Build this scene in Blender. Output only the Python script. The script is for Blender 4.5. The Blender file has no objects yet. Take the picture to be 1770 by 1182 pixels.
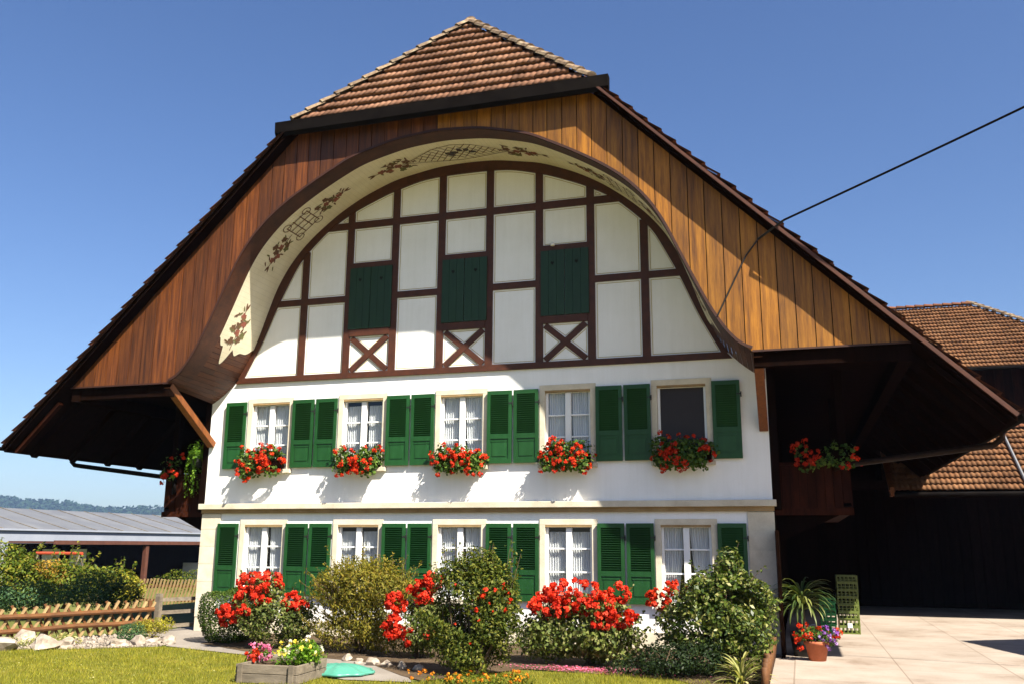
import bpy, bmesh, math, random
import numpy as np
from mathutils import Vector, Matrix

# ------------------------------------------------------------------ camera, sky, sun, exposure
SC = bpy.context.scene
C = SC.collection
random.seed(7)
F_PX, YAW, PITCH, ROLL = 1561.64, -0.3036135, 0.2201584, 0.0066262
cy_, sy_, cp_, sp_ = math.cos(YAW), math.sin(YAW), math.cos(PITCH), math.sin(PITCH)
Fv = Vector((sy_ * cp_, cy_ * cp_, sp_)); Rv = Vector((cy_, -sy_, 0)); Uv = Rv.cross(Fv)
cr_, sr_ = math.cos(ROLL), math.sin(ROLL)
Rv, Uv = cr_ * Rv + sr_ * Uv, -sr_ * Rv + cr_ * Uv
cam_d = bpy.data.cameras.new('camera'); cam = bpy.data.objects.new('camera', cam_d); C.objects.link(cam)
cam_d.sensor_width = 36; cam_d.lens = F_PX / 1770 * 36; cam_d.clip_start = 0.1; cam_d.clip_end = 4000
M4 = Matrix((Rv, Uv, -Fv)).transposed().to_4x4(); M4.translation = (5.984, -16, 1.7)
cam.matrix_world = M4
SC.camera = cam

SUN = Vector((-1.465, 1.0, -1.925)).normalized()          # the way sunlight travels
w = bpy.data.worlds.new('World'); SC.world = w; w.use_nodes = True
nt = w.node_tree; nt.nodes.clear()
sky = nt.nodes.new('ShaderNodeTexSky'); sky.sky_type = 'NISHITA'; sky.sun_disc = False
sky.sun_elevation = math.asin(-SUN.z); sky.sun_rotation = math.atan2(-SUN.x, -SUN.y)
sky.air_density = 1.0; sky.dust_density = 2.0; sky.ozone_density = 3.5; sky.altitude = 400
bg = nt.nodes.new('ShaderNodeBackground'); bg.inputs['Strength'].default_value = 0.06
wo = nt.nodes.new('ShaderNodeOutputWorld')
hs = nt.nodes.new('ShaderNodeHueSaturation'); hs.inputs['Saturation'].default_value = 1.14; hs.inputs['Hue'].default_value = 0.509; hs.inputs['Value'].default_value = 0.90
nt.links.new(sky.outputs[0], hs.inputs['Color']); nt.links.new(hs.outputs[0], bg.inputs[0]); nt.links.new(bg.outputs[0], wo.inputs[0])
sl = bpy.data.lights.new('sun', 'SUN'); sl.energy = 5.0; sl.angle = math.radians(0.55); sl.color = (1.0, 0.93, 0.80)
so = bpy.data.objects.new('sun', sl); C.objects.link(so); so.rotation_euler = SUN.to_track_quat('-Z', 'Y').to_euler()
so.location = (30, -25, 40)
SC.view_settings.view_transform = 'Standard'; SC.view_settings.look = 'None'
SC.view_settings.gamma = 1.0; SC.view_settings.exposure = 1.6
SC.cycles.max_bounces = 8; SC.cycles.transparent_max_bounces = 12; SC.cycles.volume_bounces = 0

# ------------------------------------------------------------------ materials
def ramp(nt, fac, stops):
    r = nt.nodes.new('ShaderNodeValToRGB'); e = r.color_ramp.elements
    e[0].position, e[0].color = stops[0][0], (*stops[0][1], 1)
    e[1].position, e[1].color = stops[-1][0], (*stops[-1][1], 1)
    for p, c in stops[1:-1]:
        k = e.new(p); k.color = (*c, 1)
    nt.links.new(fac, r.inputs[0]); return r.outputs[0]

def mixc(nt, fac, a, b, mode='MIX'):
    m = nt.nodes.new('ShaderNodeMix'); m.data_type = 'RGBA'; m.blend_type = mode
    for s, v in ((0, fac), (6, a), (7, b)):
        if isinstance(v, (int, float)): m.inputs[s].default_value = v
        elif isinstance(v, tuple): m.inputs[s].default_value = (*v, 1)
        else: nt.links.new(v, m.inputs[s])
    return m.outputs[2]

def noise(nt, vec, scale, detail=4, rough=0.6):
    n = nt.nodes.new('ShaderNodeTexNoise'); n.inputs['Scale'].default_value = scale
    n.inputs['Detail'].default_value = detail; n.inputs['Roughness'].default_value = rough
    if vec is not None: nt.links.new(vec, n.inputs['Vector'])
    return n.outputs['Fac']

def coords(nt, stretch=(1, 1, 1), kind='Object'):
    t = nt.nodes.new('ShaderNodeTexCoord'); m = nt.nodes.new('ShaderNodeMapping')
    m.inputs['Scale'].default_value = stretch; nt.links.new(t.outputs[kind], m.inputs[0]); return m.outputs[0]

def mul(nt, a, k):
    m = nt.nodes.new('ShaderNodeMath'); m.operation = 'MULTIPLY'; nt.links.new(a, m.inputs[0])
    if isinstance(k, (int, float)): m.inputs[1].default_value = k
    else: nt.links.new(k, m.inputs[1])
    return m.outputs[0]

def bump(nt, bsdf, h, strength=0.3, dist=0.01):
    b = nt.nodes.new('ShaderNodeBump'); b.inputs['Strength'].default_value = strength
    b.inputs['Distance'].default_value = dist
    nt.links.new(h, b.inputs['Height']); nt.links.new(b.outputs[0], bsdf.inputs['Normal'])

def newmat(name):
    m = bpy.data.materials.new(name); m.use_nodes = True
    nt = m.node_tree; return m, nt, nt.nodes['Principled BSDF']

def surf(name, stops, scale=3, rough=0.7, stretch=(1, 1, 1), bmp=0.2, bscale=30, island=0.0, spec=0.4, metal=0.0, bdist=0.006, fine=0.25):
    """noise-mottled surface; island adds a random shade per separate board, tile or stone"""
    m, nt, b = newmat(name)
    co = coords(nt, stretch)
    f = noise(nt, co, scale, 5, 0.65)
    col = ramp(nt, f, [(0.3 + 0.4 * p, c) for p, c in stops])
    if fine:
        g = noise(nt, co, bscale, 3, 0.6)
        col = mixc(nt, fine, col, ramp(nt, g, [(0.3, (0.35,) * 3), (0.7, (1.0,) * 3)]), 'MULTIPLY')
    if island:
        ge = nt.nodes.new('ShaderNodeNewGeometry')
        v = ramp(nt, ge.outputs['Random Per Island'], [(0, (1 - island,) * 3), (1, (1 + island * 0.6, 1 + island * 0.5, 1 + island * 0.4))])
        col = mixc(nt, 1.0, col, v, 'MULTIPLY')
    nt.links.new(col, b.inputs['Base Color'])
    b.inputs['Roughness'].default_value = rough; b.inputs['Specular IOR Level'].default_value = spec
    b.inputs['Metallic'].default_value = metal
    if bmp: bump(nt, b, noise(nt, co, bscale, 4), bmp, bdist)
    return m

LEAF_K = 1.25
def leafmat(name, cols, trans=0.35, rough=0.5, spec=0.12):
    m, nt, b = newmat(name)
    ge = nt.nodes.new('ShaderNodeNewGeometry')
    n = len(cols); cols = [tuple(q * LEAF_K for q in c) for c in cols] if 'leaf' in name or name == 'grass_blade' else cols
    col = ramp(nt, ge.outputs['Random Per Island'], [(i / (n - 1), c) for i, c in enumerate(cols)])
    co = coords(nt)
    col = mixc(nt, 0.5, col, ramp(nt, noise(nt, co, 2.6, 2), [(0.35, (0.5, 0.55, 0.5)), (0.65, (1.25, 1.2, 1.0))]), 'MULTIPLY')
    nt.links.new(col, b.inputs['Base Color'])
    b.inputs['Roughness'].default_value = rough; b.inputs['Specular IOR Level'].default_value = spec
    tr = nt.nodes.new('ShaderNodeBsdfTranslucent'); nt.links.new(mixc(nt, 1.0, col, (1.25, 1.3, 0.55), 'MULTIPLY'), tr.inputs[0])
    mx = nt.nodes.new('ShaderNodeMixShader'); mx.inputs[0].default_value = trans
    nt.links.new(b.outputs[0], mx.inputs[1]); nt.links.new(tr.outputs[0], mx.inputs[2])
    nt.links.new(mx.outputs[0], nt.nodes['Material Output'].inputs[0])
    return m

M = {}
def plaster(name, c, streak, blot):
    m, nt, b = newmat(name); co = coords(nt)
    f1 = ramp(nt, noise(nt, coords(nt, (6, 6, 0.35)), 1.6, 5, 0.7), [(0.35, (1 - streak, 1 - streak * 1.05, 1 - streak * 1.2)), (0.62, (1, 1, 1))])
    f2 = ramp(nt, noise(nt, co, 0.9, 6, 0.7), [(0.3, (1 - blot, 1 - blot, 1 - blot * 1.2)), (0.65, (1, 1, 1))])
    nt.links.new(mixc(nt, 1.0, mixc(nt, 1.0, c, f1, 'MULTIPLY'), f2, 'MULTIPLY'), b.inputs['Base Color'])
    if name == 'white_render':
        sp = nt.nodes.new('ShaderNodeSeparateXYZ'); nt.links.new(co, sp.inputs[0])
        ad = nt.nodes.new('ShaderNodeMath'); ad.operation = 'ADD'; nt.links.new(sp.outputs[2], ad.inputs[0]); nt.links.new(mul(nt, noise(nt, co, 5, 5, 0.7), 0.9), ad.inputs[1])
        dirt = ramp(nt, ad.outputs[0], [(0.5, (0.72, 0.65, 0.55)), (0.95, (1, 1, 1))])
        nt.links.new(mixc(nt, 1.0, b.inputs['Base Color'].links[0].from_socket, dirt, 'MULTIPLY'), b.inputs['Base Color'])
    b.inputs['Roughness'].default_value = 0.92; b.inputs['Specular IOR Level'].default_value = 0.15
    bump(nt, b, noise(nt, co, 38, 5, 0.7), 0.35, 0.008); return m
M['render'] = plaster('white_render', (0.85, 0.845, 0.835), 0.05, 0.08)
M['infill'] = plaster('infill_plaster', (0.85, 0.845, 0.835), 0.045, 0.09)
M['stone'] = surf('cream_sandstone', [(0, (0.50, 0.44, 0.33)), (1, (0.68, 0.62, 0.49))], 3, 0.85, bmp=0.25, bscale=40, island=0.1, fine=0.12, spec=0.2)
M['stone_edge'] = surf('brown_stone_edge', [(0, (0.24, 0.15, 0.06)), (1, (0.36, 0.24, 0.11))], 4, 0.85, bmp=0.2, fine=0.15)
M['timber'] = surf('brown_timber', [(0, (0.042, 0.011, 0.004)), (1, (0.082, 0.022, 0.007))], 2.5, 0.6, (3, 3, 3), 0.25, 25, 0.12, fine=0.3)
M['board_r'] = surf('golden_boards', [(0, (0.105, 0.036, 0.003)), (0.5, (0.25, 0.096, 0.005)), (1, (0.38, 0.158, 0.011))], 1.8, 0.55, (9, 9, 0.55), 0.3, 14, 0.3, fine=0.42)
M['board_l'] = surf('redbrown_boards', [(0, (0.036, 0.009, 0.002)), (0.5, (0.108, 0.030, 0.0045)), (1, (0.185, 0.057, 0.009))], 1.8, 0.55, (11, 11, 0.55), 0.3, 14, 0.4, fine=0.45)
M['rim'] = surf('dark_rim_board', [(0, (0.026, 0.008, 0.004)), (1, (0.050, 0.014, 0.006))], 2, 0.6, (3, 3, 3), 0.25, 25, fine=0.3)
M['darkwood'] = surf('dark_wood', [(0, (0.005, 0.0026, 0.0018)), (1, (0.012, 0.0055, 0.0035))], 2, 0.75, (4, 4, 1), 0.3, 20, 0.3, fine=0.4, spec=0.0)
M['gallery'] = surf('gallery_wood', [(0, (0.018, 0.005, 0.0025)), (1, (0.045, 0.012, 0.005))], 2, 0.8, (5, 5, 1), 0.3, 20, 0.35, fine=0.45, spec=0.05)
M['strut'] = surf('strut_wood', [(0, (0.12, 0.035, 0.008)), (1, (0.24, 0.075, 0.014))], 3, 0.6, (5, 5, 1), 0.3, 20, fine=0.4)
M['soffit_wood'] = surf('soffit_wood', [(0, (0.05, 0.014, 0.005)), (1, (0.12, 0.037, 0.010))], 2, 0.6, (6, 0.8, 6), 0.3, 16, 0.3, fine=0.45)
M['soffit_border'] = surf('border_wood', [(0, (0.035, 0.010, 0.004)), (1, (0.085, 0.026, 0.008))], 2, 0.6, (2, 2, 2), 0.3, 18, fine=0.45)
M['green'] = surf('green_paint', [(0, (0.0035, 0.045, 0.006)), (1, (0.008, 0.066, 0.011))], 3, 0.5, bmp=0.08, bscale=40, fine=0.15, spec=0.4)
def vary(m, k):
    nt = m.node_tree; b = nt.nodes['Principled BSDF']; src = b.inputs['Base Color'].links[0].from_socket
    oi = nt.nodes.new('ShaderNodeObjectInfo'); v = ramp(nt, oi.outputs['Random'], [(0, (1 - k, 1 - k, 1 - k)), (1, (1 + k, 1 + k * 0.7, 1 + k * 1.6))])
    fade = ramp(nt, noise(nt, coords(nt, (3, 3, 0.5)), 3.0, 5, 0.7), [(0.45, (1, 1, 1)), (0.75, (1.8, 1.3, 1.7))])
    nt.links.new(mixc(nt, 1.0, mixc(nt, 1.0, src, v, 'MULTIPLY'), fade, 'MULTIPLY'), b.inputs['Base Color'])
vary(M['green'], 0.16)
M['loft_green'] = surf('dark_green_paint', [(0, (0.005, 0.027, 0.009)), (1, (0.009, 0.038, 0.013))], 3, 0.55, (3, 3, 1), 0.15, 30, fine=0.25)
M['white_paint'] = surf('white_window_paint', [(0, (0.74, 0.74, 0.72)), (1, (0.80, 0.80, 0.78))], 4, 0.45, bmp=0.05, fine=0.05)
M['line'] = surf('ochre_line', [(0, (0.40, 0.30, 0.10)), (1, (0.52, 0.42, 0.18))], 6, 0.8, bmp=0, fine=0.2)
M['iron'] = surf('dark_iron', [(0, (0.012, 0.012, 0.012)), (1, (0.03, 0.028, 0.026))], 8, 0.5, bmp=0.1, metal=0.3)
M['gutter'] = surf('dark_gutter', [(0, (0.004, 0.003, 0.003)), (1, (0.010, 0.008, 0.007))], 4, 0.8, bmp=0.05, spec=0.02)
M['copper'] = surf('copper_pipe', [(0, (0.012, 0.007, 0.005)), (1, (0.03, 0.016, 0.010))], 5, 0.6, bmp=0.05, spec=0.1)
M['dark'] = surf('dark_interior', [(0, (0.010, 0.008, 0.007)), (1, (0.018, 0.014, 0.012))], 2, 0.9, bmp=0, fine=0.2, spec=0.05)
M['screen'] = surf('dark_fly_screen', [(0, (0.014, 0.009, 0.010)), (1, (0.022, 0.015, 0.015))], 6, 0.6, bmp=0.1, bscale=300, fine=0.1)
M['tile'] = surf('clay_tiles', [(0, (0.15, 0.074, 0.045)), (0.45, (0.235, 0.120, 0.074)), (1, (0.31, 0.170, 0.105))], 1.1, 0.85, bmp=0.35, bscale=22, island=0.32, fine=0.45, spec=0.15)
M['tile_dark'] = surf('old_brown_tiles', [(0, (0.10, 0.040, 0.022)), (1, (0.18, 0.070, 0.035))], 1.3, 0.85, bmp=0.35, bscale=22, island=0.35, fine=0.45, spec=0.15)
M['tile_far'] = surf('brown_orange_tiles', [(0, (0.105, 0.046, 0.021)), (0.5, (0.16, 0.075, 0.034)), (1, (0.215, 0.110, 0.052))], 0.9, 0.85, bmp=0.3, bscale=20, island=0.3, fine=0.4, spec=0.15)
M['cap'] = surf('lichen_ridge_tiles', [(0, (0.07, 0.042, 0.026)), (0.5, (0.20, 0.135, 0.082)), (1, (0.33, 0.275, 0.18))], 7, 0.9, bmp=0.5, bscale=30, island=0.25, fine=0.5)
M['ornament_brown'] = surf('painted_brown', [(0, (0.10, 0.05, 0.026)), (1, (0.17, 0.085, 0.042))], 9, 0.8, bmp=0, fine=0.2)
M['ornament_red'] = surf('painted_red', [(0, (0.22, 0.065, 0.045)), (1, (0.30, 0.10, 0.06))], 9, 0.8, bmp=0, fine=0.2)
M['ornament_green'] = surf('painted_green', [(0, (0.10, 0.10, 0.035)), (1, (0.17, 0.16, 0.055))], 9, 0.8, bmp=0, fine=0.2)
M['ornament_blue'] = surf('painted_blue', [(0, (0.030, 0.034, 0.045)), (1, (0.05, 0.055, 0.065))], 9, 0.8, bmp=0, fine=0.2)
M['zinc'] = surf('grey_metal_roof', [(0, (0.095, 0.10, 0.115)), (1, (0.14, 0.145, 0.155))], 0.6, 0.6, bmp=0.05, fine=0.12, island=0.1)
M['pale_clad'] = surf('pale_cladding', [(0, (0.20, 0.22, 0.27)), (1, (0.26, 0.28, 0.33))], 0.5, 0.7, bmp=0.05, fine=0.05)
M['redpost'] = surf('redbrown_post', [(0, (0.06, 0.020, 0.012)), (1, (0.10, 0.033, 0.019))], 3, 0.7, fine=0.2)
M['fence'] = surf('fence_wood', [(0, (0.075, 0.028, 0.007)), (1, (0.16, 0.062, 0.014))], 2, 0.75, (2, 2, 2), 0.3, 22, 0.25, fine=0.35)
M['lattice'] = surf('pale_fence_sticks', [(0, (0.22, 0.14, 0.06)), (1, (0.40, 0.28, 0.13))], 2, 0.8, (2, 2, 2), 0.3, 22, 0.3, fine=0.35)
M['greywood'] = surf('weathered_grey_wood', [(0, (0.10, 0.082, 0.060)), (1, (0.23, 0.19, 0.14))], 2, 0.85, (1, 4, 6), 0.4, 20, 0.2, fine=0.4)
M['rock'] = surf('pale_rock', [(0, (0.15, 0.115, 0.085)), (0.5, (0.28, 0.235, 0.19)), (1, (0.42, 0.37, 0.32))], 4, 0.9, bmp=0.5, bscale=14, island=0.2, fine=0.4)
M['terracotta'] = surf('terracotta', [(0, (0.32, 0.085, 0.035)), (1, (0.46, 0.14, 0.06))], 5, 0.8, bmp=0.15, fine=0.25)
M['crate_dark'] = surf('olive_green_plastic', [(0, (0.085, 0.115, 0.020)), (1, (0.14, 0.17, 0.035))], 6, 0.5, bmp=0.03, fine=0.15)
M['crate_bright'] = surf('bright_green_plastic', [(0, (0.02, 0.20, 0.05)), (1, (0.03, 0.28, 0.07))], 6, 0.45, bmp=0.03, fine=0.15)
M['turquoise'] = surf('turquoise_plastic', [(0, (0.045, 0.20, 0.145)), (1, (0.07, 0.27, 0.20))], 3, 0.35, bmp=0.04, fine=0.15)
M['black_plastic'] = surf('black_plastic', [(0, (0.012, 0.012, 0.012)), (1, (0.025, 0.024, 0.022))], 5, 0.5, bmp=0.05)
M['red_paint'] = surf('red_paint', [(0, (0.42, 0.05, 0.02)), (1, (0.52, 0.08, 0.03))], 3, 0.5, bmp=0)
M['bark'] = surf('bark', [(0, (0.05, 0.03, 0.018)), (1, (0.12, 0.075, 0.045))], 6, 0.9, (3, 3, 1), 0.5, 20, fine=0.4)
M['card'] = surf('white_card', [(0, (0.7, 0.7, 0.68)), (1, (0.78, 0.78, 0.76))], 3, 0.7, bmp=0, fine=0)

# leaves and flowers
M['box_leaf'] = leafmat('box_leaf', [(0.014, 0.032, 0.005), (0.030, 0.055, 0.007), (0.06, 0.085, 0.011)], 0.2)
M['rose_leaf'] = leafmat('rose_leaf', [(0.035, 0.055, 0.012), (0.07, 0.095, 0.020), (0.12, 0.14, 0.035), (0.21, 0.20, 0.09)], 0.3)
M['gold_leaf'] = leafmat('golden_leaf', [(0.075, 0.075, 0.016), (0.13, 0.125, 0.018), (0.20, 0.17, 0.025), (0.16, 0.11, 0.02)], 0.35)
M['tall_leaf'] = leafmat('tall_shrub_leaf', [(0.020, 0.034, 0.006), (0.045, 0.064, 0.010), (0.09, 0.105, 0.016), (0.16, 0.15, 0.03)], 0.3)
M['gloss_leaf'] = leafmat('glossy_leaf', [(0.016, 0.034, 0.006), (0.04, 0.065, 0.010), (0.085, 0.11, 0.018), (0.21, 0.20, 0.075)], 0.25, 0.4, 0.22)
M['ger_leaf'] = leafmat('geranium_leaf', [(0.02, 0.05, 0.012), (0.06, 0.11, 0.02), (0.12, 0.17, 0.035)], 0.35)
M['hedge_leaf'] = leafmat('hedge_leaf', [(0.030, 0.055, 0.008), (0.07, 0.10, 0.012), (0.12, 0.145, 0.018), (0.17, 0.14, 0.02)], 0.35)
M['juniper_leaf'] = leafmat('juniper_leaf', [(0.02, 0.05, 0.025), (0.04, 0.085, 0.035), (0.07, 0.12, 0.045)], 0.2)
M['yconifer_leaf'] = leafmat('yellow_conifer_leaf', [(0.12, 0.12, 0.012), (0.22, 0.20, 0.02), (0.32, 0.27, 0.04)], 0.3)
M['orange_leaf'] = leafmat('orange_leaf', [(0.20, 0.12, 0.02), (0.30, 0.17, 0.03), (0.14, 0.12, 0.02)], 0.3)
M['strap_leaf'] = leafmat('strap_leaf', [(0.02, 0.04, 0.012), (0.05, 0.075, 0.02), (0.16, 0.17, 0.05)], 0.2, 0.45, 0.2)
M['varieg_leaf'] = leafmat('variegated_leaf', [(0.10, 0.13, 0.03), (0.26, 0.26, 0.10), (0.42, 0.38, 0.18)], 0.35)
M['vine_leaf'] = leafmat('vine_leaf', [(0.05, 0.12, 0.01), (0.10, 0.20, 0.015), (0.16, 0.26, 0.03)], 0.45)
M['red'] = leafmat('red_petal', [(0.40, 0.016, 0.005), (0.55, 0.030, 0.007), (0.65, 0.065, 0.018)], 0.3, 0.6, 0.15)
M['rose_red'] = leafmat('rose_petal', [(0.42, 0.014, 0.006), (0.60, 0.028, 0.010), (0.68, 0.07, 0.03)], 0.3, 0.6, 0.15)
M['orange'] = leafmat('orange_petal', [(0.60, 0.20, 0.015), (0.66, 0.30, 0.02), (0.62, 0.12, 0.02)], 0.3, 0.6, 0.15)
M['yellow'] = leafmat('yellow_petal', [(0.60, 0.45, 0.03), (0.68, 0.56, 0.08), (0.7, 0.66, 0.35)], 0.3, 0.6, 0.15)
M['pink'] = leafmat('pink_petal', [(0.55, 0.08, 0.22), (0.62, 0.22, 0.38), (0.5, 0.04, 0.10)], 0.3, 0.6, 0.15)
M['violet'] = leafmat('violet_petal', [(0.16, 0.04, 0.32), (0.26, 0.10, 0.45), (0.4, 0.3, 0.55)], 0.3, 0.6, 0.15)
M['white_petal'] = leafmat('white_petal', [(0.6, 0.58, 0.5), (0.72, 0.7, 0.64)], 0.3, 0.6, 0.15)
M['grass'] = leafmat('grass_blade', [(0.10, 0.115, 0.010), (0.17, 0.17, 0.014), (0.26, 0.225, 0.03)], 0.35, 0.6, 0.2)
M['deep_leaf'] = leafmat('deep_shade_leaf', [(0.004, 0.009, 0.003), (0.010, 0.020, 0.006), (0.020, 0.032, 0.009)], 0.1)  # the low shrub's shade is put into this near-black leaf colour
M['hill_leaf'] = leafmat('hill_wood', [(0.008, 0.020, 0.012), (0.014, 0.030, 0.016), (0.022, 0.040, 0.018)], 0.1, 0.9, 0.05)

def curtain_mat():
    m, nt, b = newmat('sheer_curtain')
    b.inputs['Base Color'].default_value = (0.74, 0.74, 0.74, 1); b.inputs['Roughness'].default_value = 0.9
    b.inputs['Specular IOR Level'].default_value = 0.05
    co = coords(nt, (1, 1, 0.15))
    nt.links.new(ramp(nt, noise(nt, co, 22, 3), [(0.3, (0.66, 0.67, 0.70)), (0.7, (0.88, 0.88, 0.88))]), b.inputs['Base Color'])
    tr = nt.nodes.new('ShaderNodeBsdfTransparent'); mx = nt.nodes.new('ShaderNodeMixShader'); mx.inputs[0].default_value = 0.12
    nt.links.new(b.outputs[0], mx.inputs[1]); nt.links.new(tr.outputs[0], mx.inputs[2])
    nt.links.new(mx.outputs[0], nt.nodes['Material Output'].inputs[0]); return m
M['curtain'] = curtain_mat()

def glass_mat():
    m, nt, b = newmat('window_glass'); nt.nodes.remove(b)
    lw = nt.nodes.new('ShaderNodeLayerWeight'); lw.inputs[0].default_value = 0.5
    p = nt.nodes.new('ShaderNodeMath'); p.operation = 'POWER'; nt.links.new(lw.outputs['Facing'], p.inputs[0]); p.inputs[1].default_value = 4.0
    fr = nt.nodes.new('ShaderNodeMath'); fr.operation = 'MULTIPLY_ADD'; nt.links.new(p.outputs[0], fr.inputs[0]); fr.inputs[1].default_value = 0.9; fr.inputs[2].default_value = 0.06
    tr = nt.nodes.new('ShaderNodeBsdfTransparent'); tr.inputs[0].default_value = (0.86, 0.88, 0.88, 1)
    gl = nt.nodes.new('ShaderNodeBsdfGlossy'); gl.inputs['Roughness'].default_value = 0.03
    mx = nt.nodes.new('ShaderNodeMixShader'); nt.links.new(fr.outputs[0], mx.inputs[0])
    nt.links.new(tr.outputs[0], mx.inputs[1]); nt.links.new(gl.outputs[0], mx.inputs[2])
    nt.links.new(mx.outputs[0], nt.nodes['Material Output'].inputs[0]); return m
M['glass'] = glass_mat()

def cream_soffit_mat():
    """cream paint on narrow boards: UV.x runs along the arch in metres"""
    m, nt, b = newmat('cream_soffit_paint')
    uv = nt.nodes.new('ShaderNodeUVMap'); sep = nt.nodes.new('ShaderNodeSeparateXYZ'); nt.links.new(uv.outputs[0], sep.inputs[0])
    k = mul(nt, sep.outputs[0], 1 / 0.105)
    fr = nt.nodes.new('ShaderNodeMath'); fr.operation = 'FRACT'; nt.links.new(k, fr.inputs[0])
    groove = ramp(nt, fr.outputs[0], [(0.0, (0.78,) * 3), (0.05, (1,) * 3), (0.95, (1,) * 3), (1.0, (0.78,) * 3)])
    base = ramp(nt, noise(nt, coords(nt, (1, 1, 1)), 2.5, 4), [(0.3, (0.66, 0.595, 0.42)), (0.7, (0.75, 0.69, 0.52))])
    nt.links.new(mixc(nt, 1.0, base, groove, 'MULTIPLY'), b.inputs['Base Color'])
    b.inputs['Roughness'].default_value = 0.6; bump(nt, b, groove, 0.5, 0.006); return m
M['cream'] = cream_soffit_mat()

def lawn_mat():
    m, nt, b = newmat('lawn_turf'); co = coords(nt)
    c1 = ramp(nt, noise(nt, co, 1.6, 6, 0.7), [(0.3, (0.09, 0.095, 0.012)), (0.5, (0.135, 0.13, 0.017)), (0.7, (0.22, 0.18, 0.03))])
    c2 = ramp(nt, noise(nt, co, 30, 4), [(0.3, (0.45,) * 3), (0.7, (1.2,) * 3)])
    nt.links.new(mixc(nt, 0.8, c1, c2, 'MULTIPLY'), b.inputs['Base Color']); b.inputs['Roughness'].default_value = 0.9
    b.inputs['Specular IOR Level'].default_value = 0.1; bump(nt, b, noise(nt, co, 60, 4), 0.6, 0.02); return m
M['lawn'] = lawn_mat()
M['field'] = surf('field_ground', [(0, (0.08, 0.10, 0.02)), (1, (0.15, 0.15, 0.04))], 0.3, 0.95, bmp=0.4, bscale=8, fine=0.4, spec=0.1)
M['soil'] = surf('bed_soil', [(0, (0.045, 0.03, 0.018)), (1, (0.13, 0.09, 0.055))], 3, 0.95, bmp=0.8, bscale=18, fine=0.5, spec=0.1, bdist=0.03)
M['gravel_base'] = surf('pale_gravel', [(0, (0.18, 0.15, 0.12)), (1, (0.32, 0.28, 0.24))], 5, 0.95, bmp=0.8, bscale=35, fine=0.5, spec=0.1, bdist=0.02)
M['path'] = surf('path_concrete', [(0, (0.19, 0.165, 0.14)), (1, (0.27, 0.24, 0.21))], 1.3, 0.9, bmp=0.3, bscale=40, fine=0.25, spec=0.15)

def paving_mat():
    m, nt, b = newmat('concrete_slabs'); co = coords(nt)
    br = nt.nodes.new('ShaderNodeTexBrick'); nt.links.new(co, br.inputs['Vector'])
    br.inputs['Scale'].default_value = 1.0; br.inputs['Brick Width'].default_value = 1.45; br.inputs['Row Height'].default_value = 1.45
    br.inputs['Mortar Size'].default_value = 0.012; br.inputs['Mortar Smooth'].default_value = 0.3; br.offset = 0.0
    br.inputs['Color1'].default_value = (0.30, 0.255, 0.215, 1); br.inputs['Color2'].default_value = (0.34, 0.285, 0.24, 1)
    br.inputs['Mortar'].default_value = (0.22, 0.175, 0.14, 1)
    st = ramp(nt, noise(nt, co, 0.7, 6, 0.7), [(0.30, (0.58, 0.51, 0.45)), (0.44, (0.88, 0.85, 0.82)), (0.6, (1.04, 1.04, 1.04))])
    c = mixc(nt, 1.0, br.outputs['Color'], st, 'MULTIPLY')
    sp = ramp(nt, noise(nt, co, 55, 3), [(0.3, (0.75,) * 3), (0.7, (1.1,) * 3)])
    nt.links.new(mixc(nt, 0.7, c, sp, 'MULTIPLY'), b.inputs['Base Color']); b.inputs['Roughness'].default_value = 0.9
    b.inputs['Specular IOR Level'].default_value = 0.15; bump(nt, b, noise(nt, co, 60, 3), 0.25, 0.006); return m
M['paving'] = paving_mat()

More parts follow.
